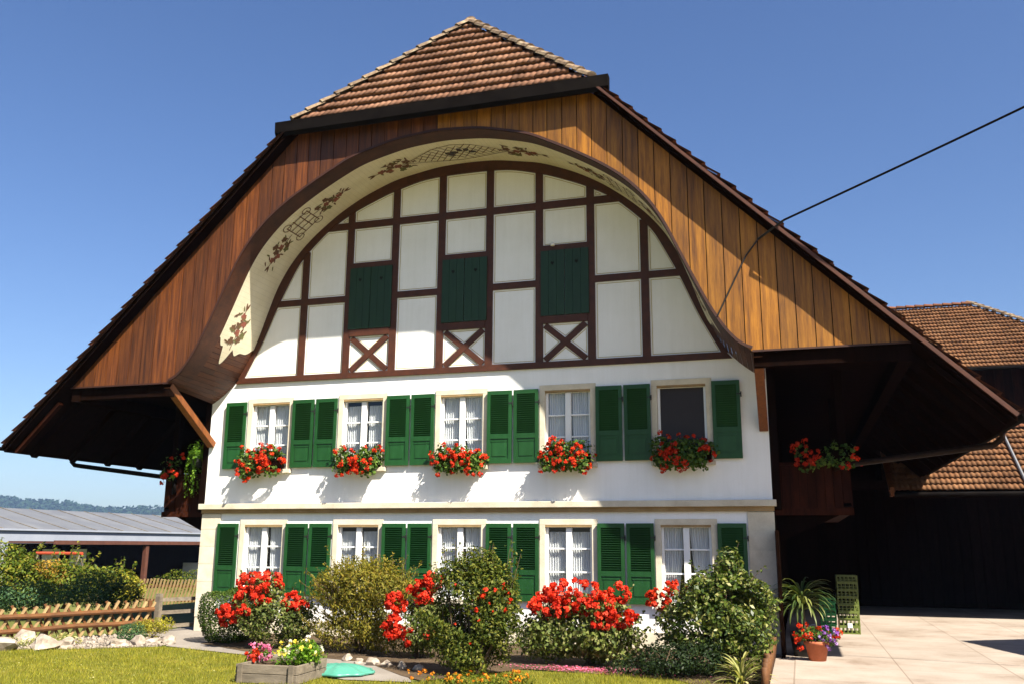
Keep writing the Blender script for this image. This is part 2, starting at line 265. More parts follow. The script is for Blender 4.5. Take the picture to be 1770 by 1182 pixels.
# ------------------------------------------------------------------ mesh helpers
class MB:
    def __init__(s): s.v, s.f, s.m, s.uv = [], [], [], []
    def face(s, pts, mat=0):
        b = len(s.v); s.v += [tuple(p) for p in pts]; s.f.append(tuple(range(b, b + len(pts)))); s.m.append(mat); return s
    def box(s, x0, x1, y0, y1, z0, z1, mat=0):
        b = len(s.v)
        s.v += [(x0, y0, z0), (x1, y0, z0), (x1, y1, z0), (x0, y1, z0), (x0, y0, z1), (x1, y0, z1), (x1, y1, z1), (x0, y1, z1)]
        for f in ((0, 3, 2, 1), (4, 5, 6, 7), (0, 1, 5, 4), (1, 2, 6, 5), (2, 3, 7, 6), (3, 0, 4, 7)):
            s.f.append(tuple(b + i for i in f)); s.m.append(mat)
        return s
    def bar(s, a, c, wd, ht, up=(0, 0, 1), mat=0, taper=1.0):
        a, c = Vector(a), Vector(c); d = (c - a).normalized(); up = Vector(up)
        if abs(d.dot(up)) > 0.98: up = Vector((0, 1, 0))
        sd = d.cross(up).normalized() * wd / 2; u = sd.cross(d).normalized() * ht / 2
        b = len(s.v)
        for p, k in ((a, 1), (c, taper)):
            s.v += [tuple(p - sd * k - u * k), tuple(p + sd * k - u * k), tuple(p + sd * k + u * k), tuple(p - sd * k + u * k)]
        for f in ((0, 1, 2, 3), (7, 6, 5, 4), (0, 4, 5, 1), (1, 5, 6, 2), (2, 6, 7, 3), (3, 7, 4, 0)):
            s.f.append(tuple(b + i for i in f)); s.m.append(mat)
        return s
    def prism(s, pts, y0, y1, mat=0):
        """polygon in (x, z), extruded from y0 to y1"""
        n = len(pts); b = len(s.v)
        s.v += [(p[0], y0, p[1]) for p in pts] + [(p[0], y1, p[1]) for p in pts]
        s.f.append(tuple(b + i for i in range(n))); s.m.append(mat)
        s.f.append(tuple(b + n + i for i in reversed(range(n)))); s.m.append(mat)
        for i in range(n):
            j = (i + 1) % n; s.f.append((b + i, b + n + i, b + n + j, b + j)); s.m.append(mat)
        return s
    def tube(s, pts, r, n=8, mat=0, cap=True):
        pts = [Vector(p) for p in pts]; rs = r if isinstance(r, (list, tuple)) else [r] * len(pts)
        b0 = len(s.v); ref = Vector((0.13, 0.21, 0.97))
        for i, p in enumerate(pts):
            d = (pts[min(i + 1, len(pts) - 1)] - pts[max(i - 1, 0)]).normalized()
            a = d.cross(ref)
            if a.length < 0.05: a = d.cross(Vector((1, 0, 0)))
            a.normalize(); c = d.cross(a)
            for k in range(n):
                t = 2 * math.pi * k / n; s.v.append(tuple(p + (a * math.cos(t) + c * math.sin(t)) * rs[i]))
        for i in range(len(pts) - 1):
            for k in range(n):
                s.f.append((b0 + i * n + k, b0 + i * n + (k + 1) % n, b0 + (i + 1) * n + (k + 1) % n, b0 + (i + 1) * n + k)); s.m.append(mat)
        if cap:
            s.f.append(tuple(b0 + k for k in reversed(range(n)))); s.m.append(mat)
            s.f.append(tuple(b0 + (len(pts) - 1) * n + k for k in range(n))); s.m.append(mat)
        return s
    def lathe(s, prof, n=20, cx=0, cy=0, mat=0):
        b0 = len(s.v)
        for r, z in prof:
            for k in range(n):
                t = 2 * math.pi * k / n; s.v.append((cx + r * math.cos(t), cy + r * math.sin(t), z))
        for i in range(len(prof) - 1):
            for k in range(n):
                s.f.append((b0 + i * n + k, b0 + i * n + (k + 1) % n, b0 + (i + 1) * n + (k + 1) % n, b0 + (i + 1) * n + k)); s.m.append(mat)
        return s
    def build(s, name, mats, parent=None, smooth=False, bevel=0.0):
        me = bpy.data.meshes.new(name); me.from_pydata(s.v, [], s.f)
        if not isinstance(mats, (list, tuple)): mats = [mats]
        for m in mats: me.materials.append(m)
        me.polygons.foreach_set('material_index', s.m)
        if smooth: me.polygons.foreach_set('use_smooth', [True] * len(s.f))
        me.update()
        bm = bmesh.new(); bm.from_mesh(me); bmesh.ops.recalc_face_normals(bm, faces=bm.faces); bm.to_mesh(me); bm.free()
        return link(name, me, parent, bevel)

def link(name, me, parent=None, bevel=0.0):
    o = bpy.data.objects.new(name, me); C.objects.link(o)
    if parent is not None: o.parent = parent
    if bevel:
        b = o.modifiers.new('bevel', 'BEVEL'); b.width = bevel; b.segments = 2; b.limit_method = 'ANGLE'; b.angle_limit = math.radians(40)
    return o

def tag(o, label=None, cat=None, group=None, kind=None):
    if label: o['label'] = label
    if cat: o['category'] = cat
    if group: o['group'] = group
    if kind: o['kind'] = kind
    return o

def thing(name, label, cat, loc=(0, 0, 0), rz=0.0, group=None):
    o = bpy.data.objects.new(name, None); C.objects.link(o); o.location = loc; o.rotation_euler = (0, 0, rz)
    return tag(o, label, cat, group)

def kids(o): return [c for c in C.objects if c.parent is o]
def dup(o, loc=None, rz=None, label=None, parent=None):
    c = o.copy(); C.objects.link(c)
    if loc is not None: c.location = loc
    if rz is not None: c.rotation_euler = (0, 0, rz)
    if label: c['label'] = label
    if parent is not None: c.parent = parent
    for ch in kids(o):
        d = ch.copy(); C.objects.link(d); d.parent = c
        for g in kids(ch):
            e = g.copy(); C.objects.link(e); e.parent = d
    return c

def npmesh(name, V, Fq, mat, parent=None, mi=None):
    """V (n,3), Fq (m,k) arrays"""
    me = bpy.data.meshes.new(name); n, (m, k) = len(V), Fq.shape
    me.vertices.add(n); me.vertices.foreach_set('co', V.astype(np.float32).ravel())
    me.loops.add(m * k); me.loops.foreach_set('vertex_index', Fq.astype(np.int32).ravel())
    me.polygons.add(m); me.polygons.foreach_set('loop_start', np.arange(0, m * k, k, dtype=np.int32))
    for q in (mat if isinstance(mat, (list, tuple)) else [mat]): me.materials.append(q)
    if mi is not None: me.polygons.foreach_set('material_index', mi.astype(np.int32))
    me.update(calc_edges=True); me.validate()
    return link(name, me, parent)

def unit(a): return a / np.maximum(np.linalg.norm(a, axis=1, keepdims=True), 1e-9)

def leaves(name, P, N, size, mat, parent, rng, aspect=0.5, upb=0.3, droop=0.0, along=None, jitter=0.7):
    """a pointed, slightly folded leaf at every point P; N is the outward way there"""
    n = len(P)
    nrm = unit(N + jitter * rng.normal(size=(n, 3)) + np.array([0, 0, upb]))
    d = rng.normal(size=(n, 3)) if along is None else along + 0.35 * rng.normal(size=(n, 3))
    d[:, 2] -= droop
    d = unit(d - nrm * np.sum(d * nrm, 1, keepdims=True)); s = np.cross(nrm, d)
    L = size * rng.uniform(0.6, 1.3, (n, 1)); W = L * aspect * 0.5
    a = P - d * L * 0.5; t = P + d * L * 0.5 - nrm * L * 0.12
    l = P - s * W + nrm * L * 0.06; r = P + s * W + nrm * L * 0.06
    V = np.stack([a, r, t, l], 1).reshape(-1, 3); Fq = np.arange(4 * n).reshape(n, 4)
    return npmesh(name, V, Fq, mat, parent)

def lump(P, seed, sc):
    rr = np.random.default_rng(seed); k = rr.normal(size=(6, 3)) * sc; ph = rr.uniform(0, 6.28, 6)
    return np.sin(P @ k.T + ph).sum(1) / 6

def cloud(blobs, n, rng, shell=0.45, seed=1, sc=4.0, gap=-0.25):
    """points through the outer volume of several ellipsoids (cx,cy,cz,rx,ry,rz), with lumps and gaps"""
    w_ = np.array([b[3] * b[4] * b[5] for b in blobs]) ** 0.7; w_ /= w_.sum()
    P, N = [], []
    for b, q in zip(blobs, w_):
        m = int(n * q * 1.7) + 8
        u = unit(rng.normal(size=(m, 3))); rad = (shell + (1 - shell) * rng.uniform(0, 1, (m, 1)) ** 0.6)
        rad = rad * (1 + 0.34 * lump(u * 2.2 + np.array(b[:3]), seed + 5, 1.6)[:, None])
        p = np.array(b[:3]) + u * rad * np.array(b[3:6]); P.append(p); N.append(unit(u / np.array(b[3:6])))
    P, N = np.concatenate(P), np.concatenate(N)
    keep = (lump(P, seed, sc) > gap) & (P[:, 2] > 0.01)
    P, N = P[keep], N[keep]; idx = rng.permutation(len(P))[:n]
    return P[idx], N[idx]

def blooms(name, centres, N, r, per, mat, parent, rng, petal=0.6):
    """a ball of short curled petals round every centre"""
    n = len(centres); u = unit(rng.normal(size=(n * per, 3)) + 0.9 * np.repeat(N, per, 0))
    rr_ = r * rng.uniform(0.75, 1.25, (n, 1))
    P = np.repeat(centres, per, 0) + u * np.repeat(rr_, per, 0) * rng.uniform(0.5, 1.0, (n * per, 1))
    return leaves(name, P, u, r * petal * 2, mat, parent, rng, 1.0, 0.1, jitter=0.5)

def twigs(mb, base, tips, r0, rng):
    base = Vector(base)
    for t in tips:
        t = Vector(t); mid = base.lerp(t, 0.5) + Vector((rng.normal() * 0.05, rng.normal() * 0.05, 0.06))
        mb.tube([base, mid, t], [r0, r0 * 0.65, r0 * 0.25], 5)

# ------------------------------------------------------------------ the roofs' tiles
def tile_sheet(name, org, U, V, vlen, u0, u1, mat, parent, course=0.31, tw=0.24, seg=4, amp=0.020, lift=0.035, waves=1):
    """clay tiles laid in courses: U runs along the eave, V up the slope; u0(v), u1(v) trim each course"""
    org, U, V = np.array(org, float), np.array(U, float), np.array(V, float)
    U /= np.linalg.norm(U); V /= np.linalg.norm(V); Nn = np.cross(U, V)
    if Nn[2] < 0: Nn = -Nn
    VV, FF, b = [], [], 0
    rng = np.random.default_rng(len(name) * 7 + int(vlen * 10))
    for k in range(int(math.ceil(vlen / course))):
        v0, v1 = k * course, min((k + 1) * course + 0.05, vlen)
        vm = min(v0 + course * 0.5, vlen); a, c = u0(vm), u1(vm)
        if c - a < 0.03: continue
        i0, i1 = int(math.floor(a / tw)), int(math.ceil(c / tw))
        for i in range(i0, i1):
            ua, ub = max(i * tw, a), min((i + 1) * tw, c)
            if ub - ua < 0.02: continue
            us = np.linspace(ua, ub, seg * waves + 1); ph = (us - i * tw) / tw * waves
            h = amp * (0.5 - 0.5 * np.cos(2 * math.pi * ph))
            dz, dv = rng.normal() * 0.003, rng.normal() * 0.008
            lo = org + us[:, None] * U + (v0 + dv) * V + (h + lift + dz)[:, None] * Nn
            hi = org + us[:, None] * U + v1 * V + (h + dz)[:, None] * Nn
            un = org + us[:, None] * U + (v0 + dv + 0.05) * V + (h * 0.5 + dz - 0.002)[:, None] * Nn
            m = len(us); VV += [un, lo, hi]
            for j in range(m - 1):
                FF.append((b + j, b + j + 1, b + m + j + 1, b + m + j)); FF.append((b + m + j, b + m + j + 1, b + 2 * m + j + 1, b + 2 * m + j))
            b += 3 * m
    return npmesh(name, np.concatenate(VV), np.array(FF), mat, parent)

def ridge_caps(name, a, b, mat, parent, r=0.12, step=0.34):
    a, b = Vector(a), Vector(b); n = int(math.ceil((b - a).length / step - 0.15)); d = (b - a).normalized()
    side = d.cross(Vector((0, 0, 1))).normalized(); up = side.cross(d).normalized(); mb = MB()
    for i in range(n):
        p0, p1 = a + d * step * i, a + d * (step * (i + 1) + 0.06); b0 = len(mb.v)
        for p, rr, lf in ((p0, r * 1.12, 0.03), (p1, r * 0.92, 0.0)):
            for k in range(7):
                t = math.pi * k / 6; mb.v.append(tuple(p + side * math.cos(t) * rr + up * (math.sin(t) * rr * 0.8 + lf)))
        for k in range(6): mb.f.append((b0 + k, b0 + k + 1, b0 + 8 + k, b0 + 7 + k)); mb.m.append(0)
        mb.f.append(tuple(b0 + k for k in range(7))); mb.m.append(0)
    return mb.build(name, mat, parent)

# ------------------------------------------------------------------ the ground
def sheet(name, pts, z, mat):
    mb = MB(); mb.face([(x, y, z) for x, y in pts]); return tag(mb.build(name, mat), kind='structure')

def terrain():
    xs = np.concatenate([np.linspace(-2600, -60, 20), np.linspace(-50, 40, 91), np.linspace(60, 1500, 14)])
    ys = np.concatenate([np.linspace(-60, 60, 61), np.linspace(80, 2000, 15)])
    X, Y = np.meshgrid(xs, ys); t = np.clip((-X - 10.5) / 8.0, 0, 1); Z = -0.9 * t * t * (3 - 2 * t) - 0.012
    V = np.stack([X, Y, Z], -1).reshape(-1, 3); nx = len(xs)
    Fq = np.array([[j * nx + i, j * nx + i + 1, (j + 1) * nx + i + 1, (j + 1) * nx + i] for j in range(len(ys) - 1) for i in range(nx - 1)])
    return tag(npmesh('ground', V, Fq, M['field']), kind='structure')
terrain()
sheet('lawn', [(-13, -20), (5.2, -20), (5.2, -3.6), (3.6, -3.25), (2.2, -3.35), (1.2, -4.9), (0.2, -5.0), (-0.9, -4.35), (-2.4, -3.15), (-3.7, -2.75), (-4.3, -2.6), (-5.4, -3.45), (-6.6, -4.0), (-7.8, -6.0), (-13, -9)], -0.004, M['lawn'])
sheet('garden_bed', [(-4.1, -0.02), (5.45, -0.02), (5.45, -4.4), (5.2, -4.5), (4.3, -3.5), (2.2, -3.2), (1.3, -4.75), (0.85, -4.4), (-0.2, -3.3), (-1.6, -2.9), (-2.6, -2.75), (-4.0, -2.0)], 0.004, M['soil'])
sheet('garden_path', [(-6.2, 0.6), (-5.62, 0.6), (-5.62, -0.02), (-4.2, -0.02), (-4.0, -1.9), (-2.6, -2.72), (-1.6, -2.86), (-0.3, -3.2), (0.9, -4.35), (1.2, -4.85), (0.3, -4.95), (-0.9, -4.3), (-2.4, -3.1), (-3.7, -2.7), (-4.3, -2.5), (-5.4, -1.4), (-6.2, -0.6)], 0.0, M['path'])
sheet('gravel_border', [(-8.0, -6.2), (-6.7, -4.05), (-5.45, -3.5), (-4.35, -2.65), (-5.1, -1.7), (-6.0, -0.7), (-6.9, -2.2), (-8.4, -5.6)], 0.002, M['gravel_base'])
sheet('paved_yard', [(5.5, -25), (40, -25), (40, 13.8), (5.5, 13.8)], 0.0, M['paving'])

rng = np.random.default_rng(11)
def in_poly(P, poly):
    x, y = P[:, 0], P[:, 1]; c = np.zeros(len(P), bool); j = len(poly) - 1
    for i in range(len(poly)):
        xi, yi = poly[i]; xj, yj = poly[j]
        c ^= ((yi > y) != (yj > y)) & (x < (xj - xi) * (y - yi) / (yj - yi + 1e-12) + xi); j = i
    return c
def lawn_grass():
    poly = [(-9, -9), (5.2, -9), (5.2, -3.62), (3.6, -3.27), (2.2, -3.37), (1.2, -4.92), (0.2, -5.02), (-0.9, -4.37), (-2.4, -3.17), (-3.7, -2.77), (-4.3, -2.6), (-5.4, -3.4), (-6.6, -3.95), (-7.8, -5.9)]
    P = np.stack([rng.uniform(-9, 5.2, 110000), rng.uniform(-9, -2.5, 110000)], 1); P = P[in_poly(P, poly)]; n = len(P)
    h = rng.uniform(0.015, 0.05, n) * (0.8 + 0.5 * np.sin(P[:, 0] * 1.7 + 2 * np.sin(P[:, 1] * 1.3)) ** 2); a = rng.uniform(0, 6.28, n); l = rng.normal(size=(n, 2)) * 0.018
    dx, dy = np.cos(a) * 0.004, np.sin(a) * 0.004; z0 = np.full(n, -0.004)
    V = np.stack([np.stack([P[:, 0] - dx, P[:, 1] - dy, z0], 1), np.stack([P[:, 0] + dx, P[:, 1] + dy, z0], 1), np.stack([P[:, 0] + l[:, 0], P[:, 1] + l[:, 1], h], 1)], 1).reshape(-1, 3)
    tag(npmesh('lawn_grass', V, np.arange(3 * n).reshape(n, 3), M['grass']), 'short yellow-green grass of the mown lawn', 'grass', kind='stuff')
lawn_grass()
def daisies():
    poly = [(-9, -8), (4, -8), (4, -3.9), (1.3, -5.2), (-0.9, -4.6), (-4.3, -2.9), (-6.6, -4.2)]
    P = np.stack([rng.uniform(-9, 4, 700), rng.uniform(-8, -2.9, 700)], 1); P = P[in_poly(P, poly)]
    P = np.concatenate([P, rng.uniform(0.02, 0.045, (len(P), 1))], 1)
    tag(leaves('clover_flowers', P, np.tile([0, -0.3, 1.0], (len(P), 1)), 0.022, M['varieg_leaf'], None, rng, 1.0, 1.0, jitter=0.3), 'tiny pale clover heads scattered through the lawn', 'clover', kind='stuff')
daisies()
def scatter_stones(name, poly, n, r0, r1, label):
    bx = np.array(poly); P = np.stack([rng.uniform(bx[:, 0].min(), bx[:, 0].max(), n * 3), rng.uniform(bx[:, 1].min(), bx[:, 1].max(), n * 3)], 1)
    P = P[in_poly(P, poly)][:n]; base = np.array([[1, 0, 0], [-1, 0, 0], [0, 1, 0], [0, -1, 0], [0, 0, 1], [0, 0, -1]], float)
    tri = np.array([[0, 2, 4], [2, 1, 4], [1, 3, 4], [3, 0, 4], [2, 0, 5], [1, 2, 5], [3, 1, 5], [0, 3, 5]]); VV, FF = [], []
    for i, p in enumerate(P):
        r = rng.uniform(r0, r1); v = base * r * rng.uniform(0.6, 1.2, (6, 1)) * np.array([1, 1, 0.7]); a = rng.uniform(0, 6.28)
        v = v @ np.array([[math.cos(a), math.sin(a), 0], [-math.sin(a), math.cos(a), 0], [0, 0, 1]]); VV.append(v + np.array([p[0], p[1], r * 0.35])); FF.append(tri + 6 * i)
    tag(npmesh(name, np.concatenate(VV), np.concatenate(FF), M['rock']), label, 'gravel', kind='stuff')
scatter_stones('gravel', [(-7.6, -5.8), (-6.6, -4.1), (-5.4, -3.5), (-4.3, -2.6), (-4.6, -1.9), (-5.9, -1.0), (-7.0, -2.4), (-8.2, -5.4)], 1500, 0.015, 0.05, 'loose pale gravel between the rocks along the lawn')

# far wooded hills
def hills():
    xs = np.linspace(-2700, 600, 400); VV, FF = [], []
    def hz(x): return 3 * (np.clip(19.5 + (-415 - x / 3) * 0.072, 8, 40) + 1.2 * np.sin(x / 95.0 + 1.0) + 0.8 * np.sin(x / 41.0))
    ys = [1290, 1410, 1560, 1700, 1900]; fr = [0.0, 0.55, 1.0, 0.95, 0.6]
    for y, f in zip(ys, fr): VV.append(np.stack([xs, np.full_like(xs, y), hz(xs) * f - 2], 1))
    n = len(xs)
    for j in range(4):
        for i in range(n - 1): FF.append((j * n + i, j * n + i + 1, (j + 1) * n + i + 1, (j + 1) * n + i))
    tag(npmesh('hills', np.concatenate(VV), np.array(FF), surf('hill_ground', [(0, (0.012, 0.025, 0.013)), (1, (0.02, 0.035, 0.016))], 0.02, 0.95, bmp=0, spec=0.05)), kind='structure')
    r = np.random.default_rng(5); m = 4200; X = r.uniform(-2300, -600, m); t = r.uniform(0, 1, m) ** 0.6; Y = 1300 + t * 268
    Z = hz(X) * np.interp(Y, ys, fr) - 2 + 1.0; k = 14
    u = unit(r.normal(size=(m * k, 3))); R = r.uniform(6, 14, (m, 1)); P = np.repeat(np.stack([X, Y, Z], 1), k, 0) + u * np.repeat(R, k, 0) * np.array([1, 1, 1.1])
    f = leaves('far_woods', P, u, 9.0, M['hill_leaf'], None, r, 0.9); tag(f, 'hazy wooded hill along the horizon at the left', 'woods', kind='stuff')
hills()

# ------------------------------------------------------------------ the farmhouse
HW = 5.58                                              # half width of the facade
RZ = 12.58                                             # ridge: roof top plane is z = RZ - |x|
YB, YV = -1.60, -1.898                                  # gable boards' plane, verge plane
YEND = 15.0
IN = [(0, 9.21), (0.6, 9.19), (1.55, 9.02), (2.25, 8.74), (2.78, 8.44), (3.25, 8.08), (3.62, 7.74), (3.94, 7.34), (4.19, 6.88), (4.36, 6.4), (4.50, 5.98), (4.64, 5.6), (4.92, 5.07), (5.05, 4.92), (5.22, 4.76), (5.40, 4.62), (5.575, 4.52)]
OUT = [(0, 9.17), (0.85, 9.10), (1.75, 8.87), (2.5, 8.47), (3.0, 8.17), (3.35, 7.92), (3.66, 7.62), (3.9, 7.32), (4.1, 6.97), (4.36, 6.38), (4.56, 5.94), (4.74, 5.55), (4.93, 5.2), (5.14, 4.9), (5.28, 4.77), (5.43, 4.70), (5.62, 4.685)]
AIN = [(0, 8.99), (0.6, 8.98), (1.0, 8.94), (1.7, 8.745), (2.42, 8.45), (3.0, 8.12), (3.5, 7.65), (3.72, 7.39), (4.09, 6.66), (4.22, 6.37), (4.48, 5.74), (4.85, 5.02)]

def smooth_curve(pts, n):
    """resample a polyline by arc length with a light smoothing"""
    p = np.array(pts, float); d = np.r_[0, np.cumsum(np.hypot(*np.diff(p, axis=0).T))]
    s = np.linspace(0, d[-1], n); x, z = np.interp(s, d, p[:, 0]), np.interp(s, d, p[:, 1])
    for _ in range(max(2, n // 14)):
        x[1:-1] = 0.25 * x[:-2] + 0.5 * x[1:-1] + 0.25 * x[2:]; z[1:-1] = 0.25 * z[:-2] + 0.5 * z[1:-1] + 0.25 * z[2:]
        z[0] = z[1] * 0.5 + z[0] * 0.5
    return np.stack([x, z], 1), d[-1]
NS = 81
Ic, IL = smooth_curve(IN, NS); Oc, OL = smooth_curve(OUT, NS); Ac, _ = smooth_curve(AIN, NS)
def full(c): return np.concatenate([np.stack([-c[::-1, 0], c[::-1, 1]], 1), c[1:]])
def curve_z(c, x): return float(np.interp(abs(x), c[:, 0], c[:, 1]))
def S(s, t, off=0.0):
    """soffit: s in -1..1 along the arch, t 0 at the gable boards .. 1 at the wall; off towards the viewer below"""
    a = abs(s) * (NS - 1); sg = 1 if s >= 0 else -1
    k = np.arange(NS)
    o = np.array([np.interp(a, k, Oc[:, 0]), np.interp(a, k, Oc[:, 1])]); i = np.array([np.interp(a, k, Ic[:, 0]), np.interp(a, k, Ic[:, 1])])
    p = o * (1 - t) + i * t
    if off:
        a2 = min(a + 1.0, NS - 1); a1 = max(a - 1.0, 0)
        tx, tz = np.interp(a2, k, Ic[:, 0]) - np.interp(a1, k, Ic[:, 0]), np.interp(a2, k, Ic[:, 1]) - np.interp(a1, k, Ic[:, 1])
        L = math.hypot(tx, tz) + 1e-9; p = p + np.array([tz, -tx]) / L * off
    return (sg * p[0], YB * (1 - t), p[1])

house = thing('farmhouse', 'white half-timbered farmhouse with huge overhanging arched wooden gable and green shutters', 'house')
wc = [-4.165 + 2.071 * i for i in range(5)]             # window axes
LO2, HI2, LO1, HI1 = 3.14, 4.49, 0.72, 2.05
OW, SW = 0.428, 0.102                                  # half opening, surround width

def facade():
    xs = sorted({-HW, HW, *[c + s * (OW + SW - 0.005) for c in wc for s in (-1, 1)]})
    zs = [0, LO1 - 0.07, HI1 + SW - 0.005, LO2 - 0.07, HI2 + SW - 0.005, 5.0]
    mb = MB()
    for i in range(len(xs) - 1):
        for j in range(len(zs) - 1):
            if i % 2 == 1 and j in (1, 3): continue
            mb.face([(xs[i], 0, zs[j]), (xs[i + 1], 0, zs[j]), (xs[i + 1], 0, zs[j + 1]), (xs[i], 0, zs[j + 1])])
    # plaster of the gable field behind the timbers
    f = full(Ic); f = f[f[:, 1] > 5.0]
    mb2 = MB(); P = [(x, 0.0, z) for x, z in f]; P = [(-5.0, 0.0, 5.0)] + P + [(5.0, 0.0, 5.0)]; c0 = (0, 0, 5.0)
    for a, b in zip(P[:-1], P[1:]): mb2.face([c0, a, b])
    o = mb.build('wall', M['render'], house); mb2.build('gable_panel', M['infill'], house)
    # strip beside the arch, below the soffit's foot
    for sg in (-1, 1):
        mb = MB(); q = MB()
        pts = [(sg * 4.98, 5.0), (sg * 5.58, 5.0)]
        for y0, y1 in ((0.02, YEND - 1),):
            mb = MB(); n = 46; st = (y1 - y0) / n
            for k in range(n): mb.box(*sorted((sg * (HW - 0.05), sg * (HW + 0.006 * (k % 2)))), y0 + k * st, y0 + (k + 1) * st - 0.008, 0, 6.9)
            mb.build('side_wall', M['darkwood'], house)
    mb = MB(); mb.box(-HW, HW, 13.9, 14.0, 0, 7); mb.build('rear_wall', M['darkwood'], house)
    # plinth in front of the wall, stained stone
    mb = MB(); mb.box(-HW - 0.01, HW + 0.01, -0.02, 0.0, 0, 0.26); mb.build('plinth', M['stone'], house)
    # quoins
    for sg in (-1, 1):
        mb = MB(); z = 0.27
        for k in range(6):
            z1 = min(z + 0.34, 2.27)
            if z1 - z < 0.05: break
            mb.box(*sorted((sg * 5.16, sg * 5.595)), -0.030 - 0.0015 * (k % 2), 0.012 + 0.25 * 0, z, z1 - 0.007); z += 0.34
        mb.box(*sorted((sg * 5.165, sg * 5.59)), -0.026, 0.01, 0.265, 2.265)
        mb.build('quoin', M['stone'], house)
    mb = MB(); mb.box(-5.64, 5.64, -0.125, 0.0, 2.355, 2.465); mb.build('cornice', M['stone'], house, bevel=0.008)
    mb = MB(); mb.box(-5.60, 5.60, -0.06, -0.001, 2.275, 2.353); mb.build('cornice_moulding', M['stone_edge'], house)
facade()

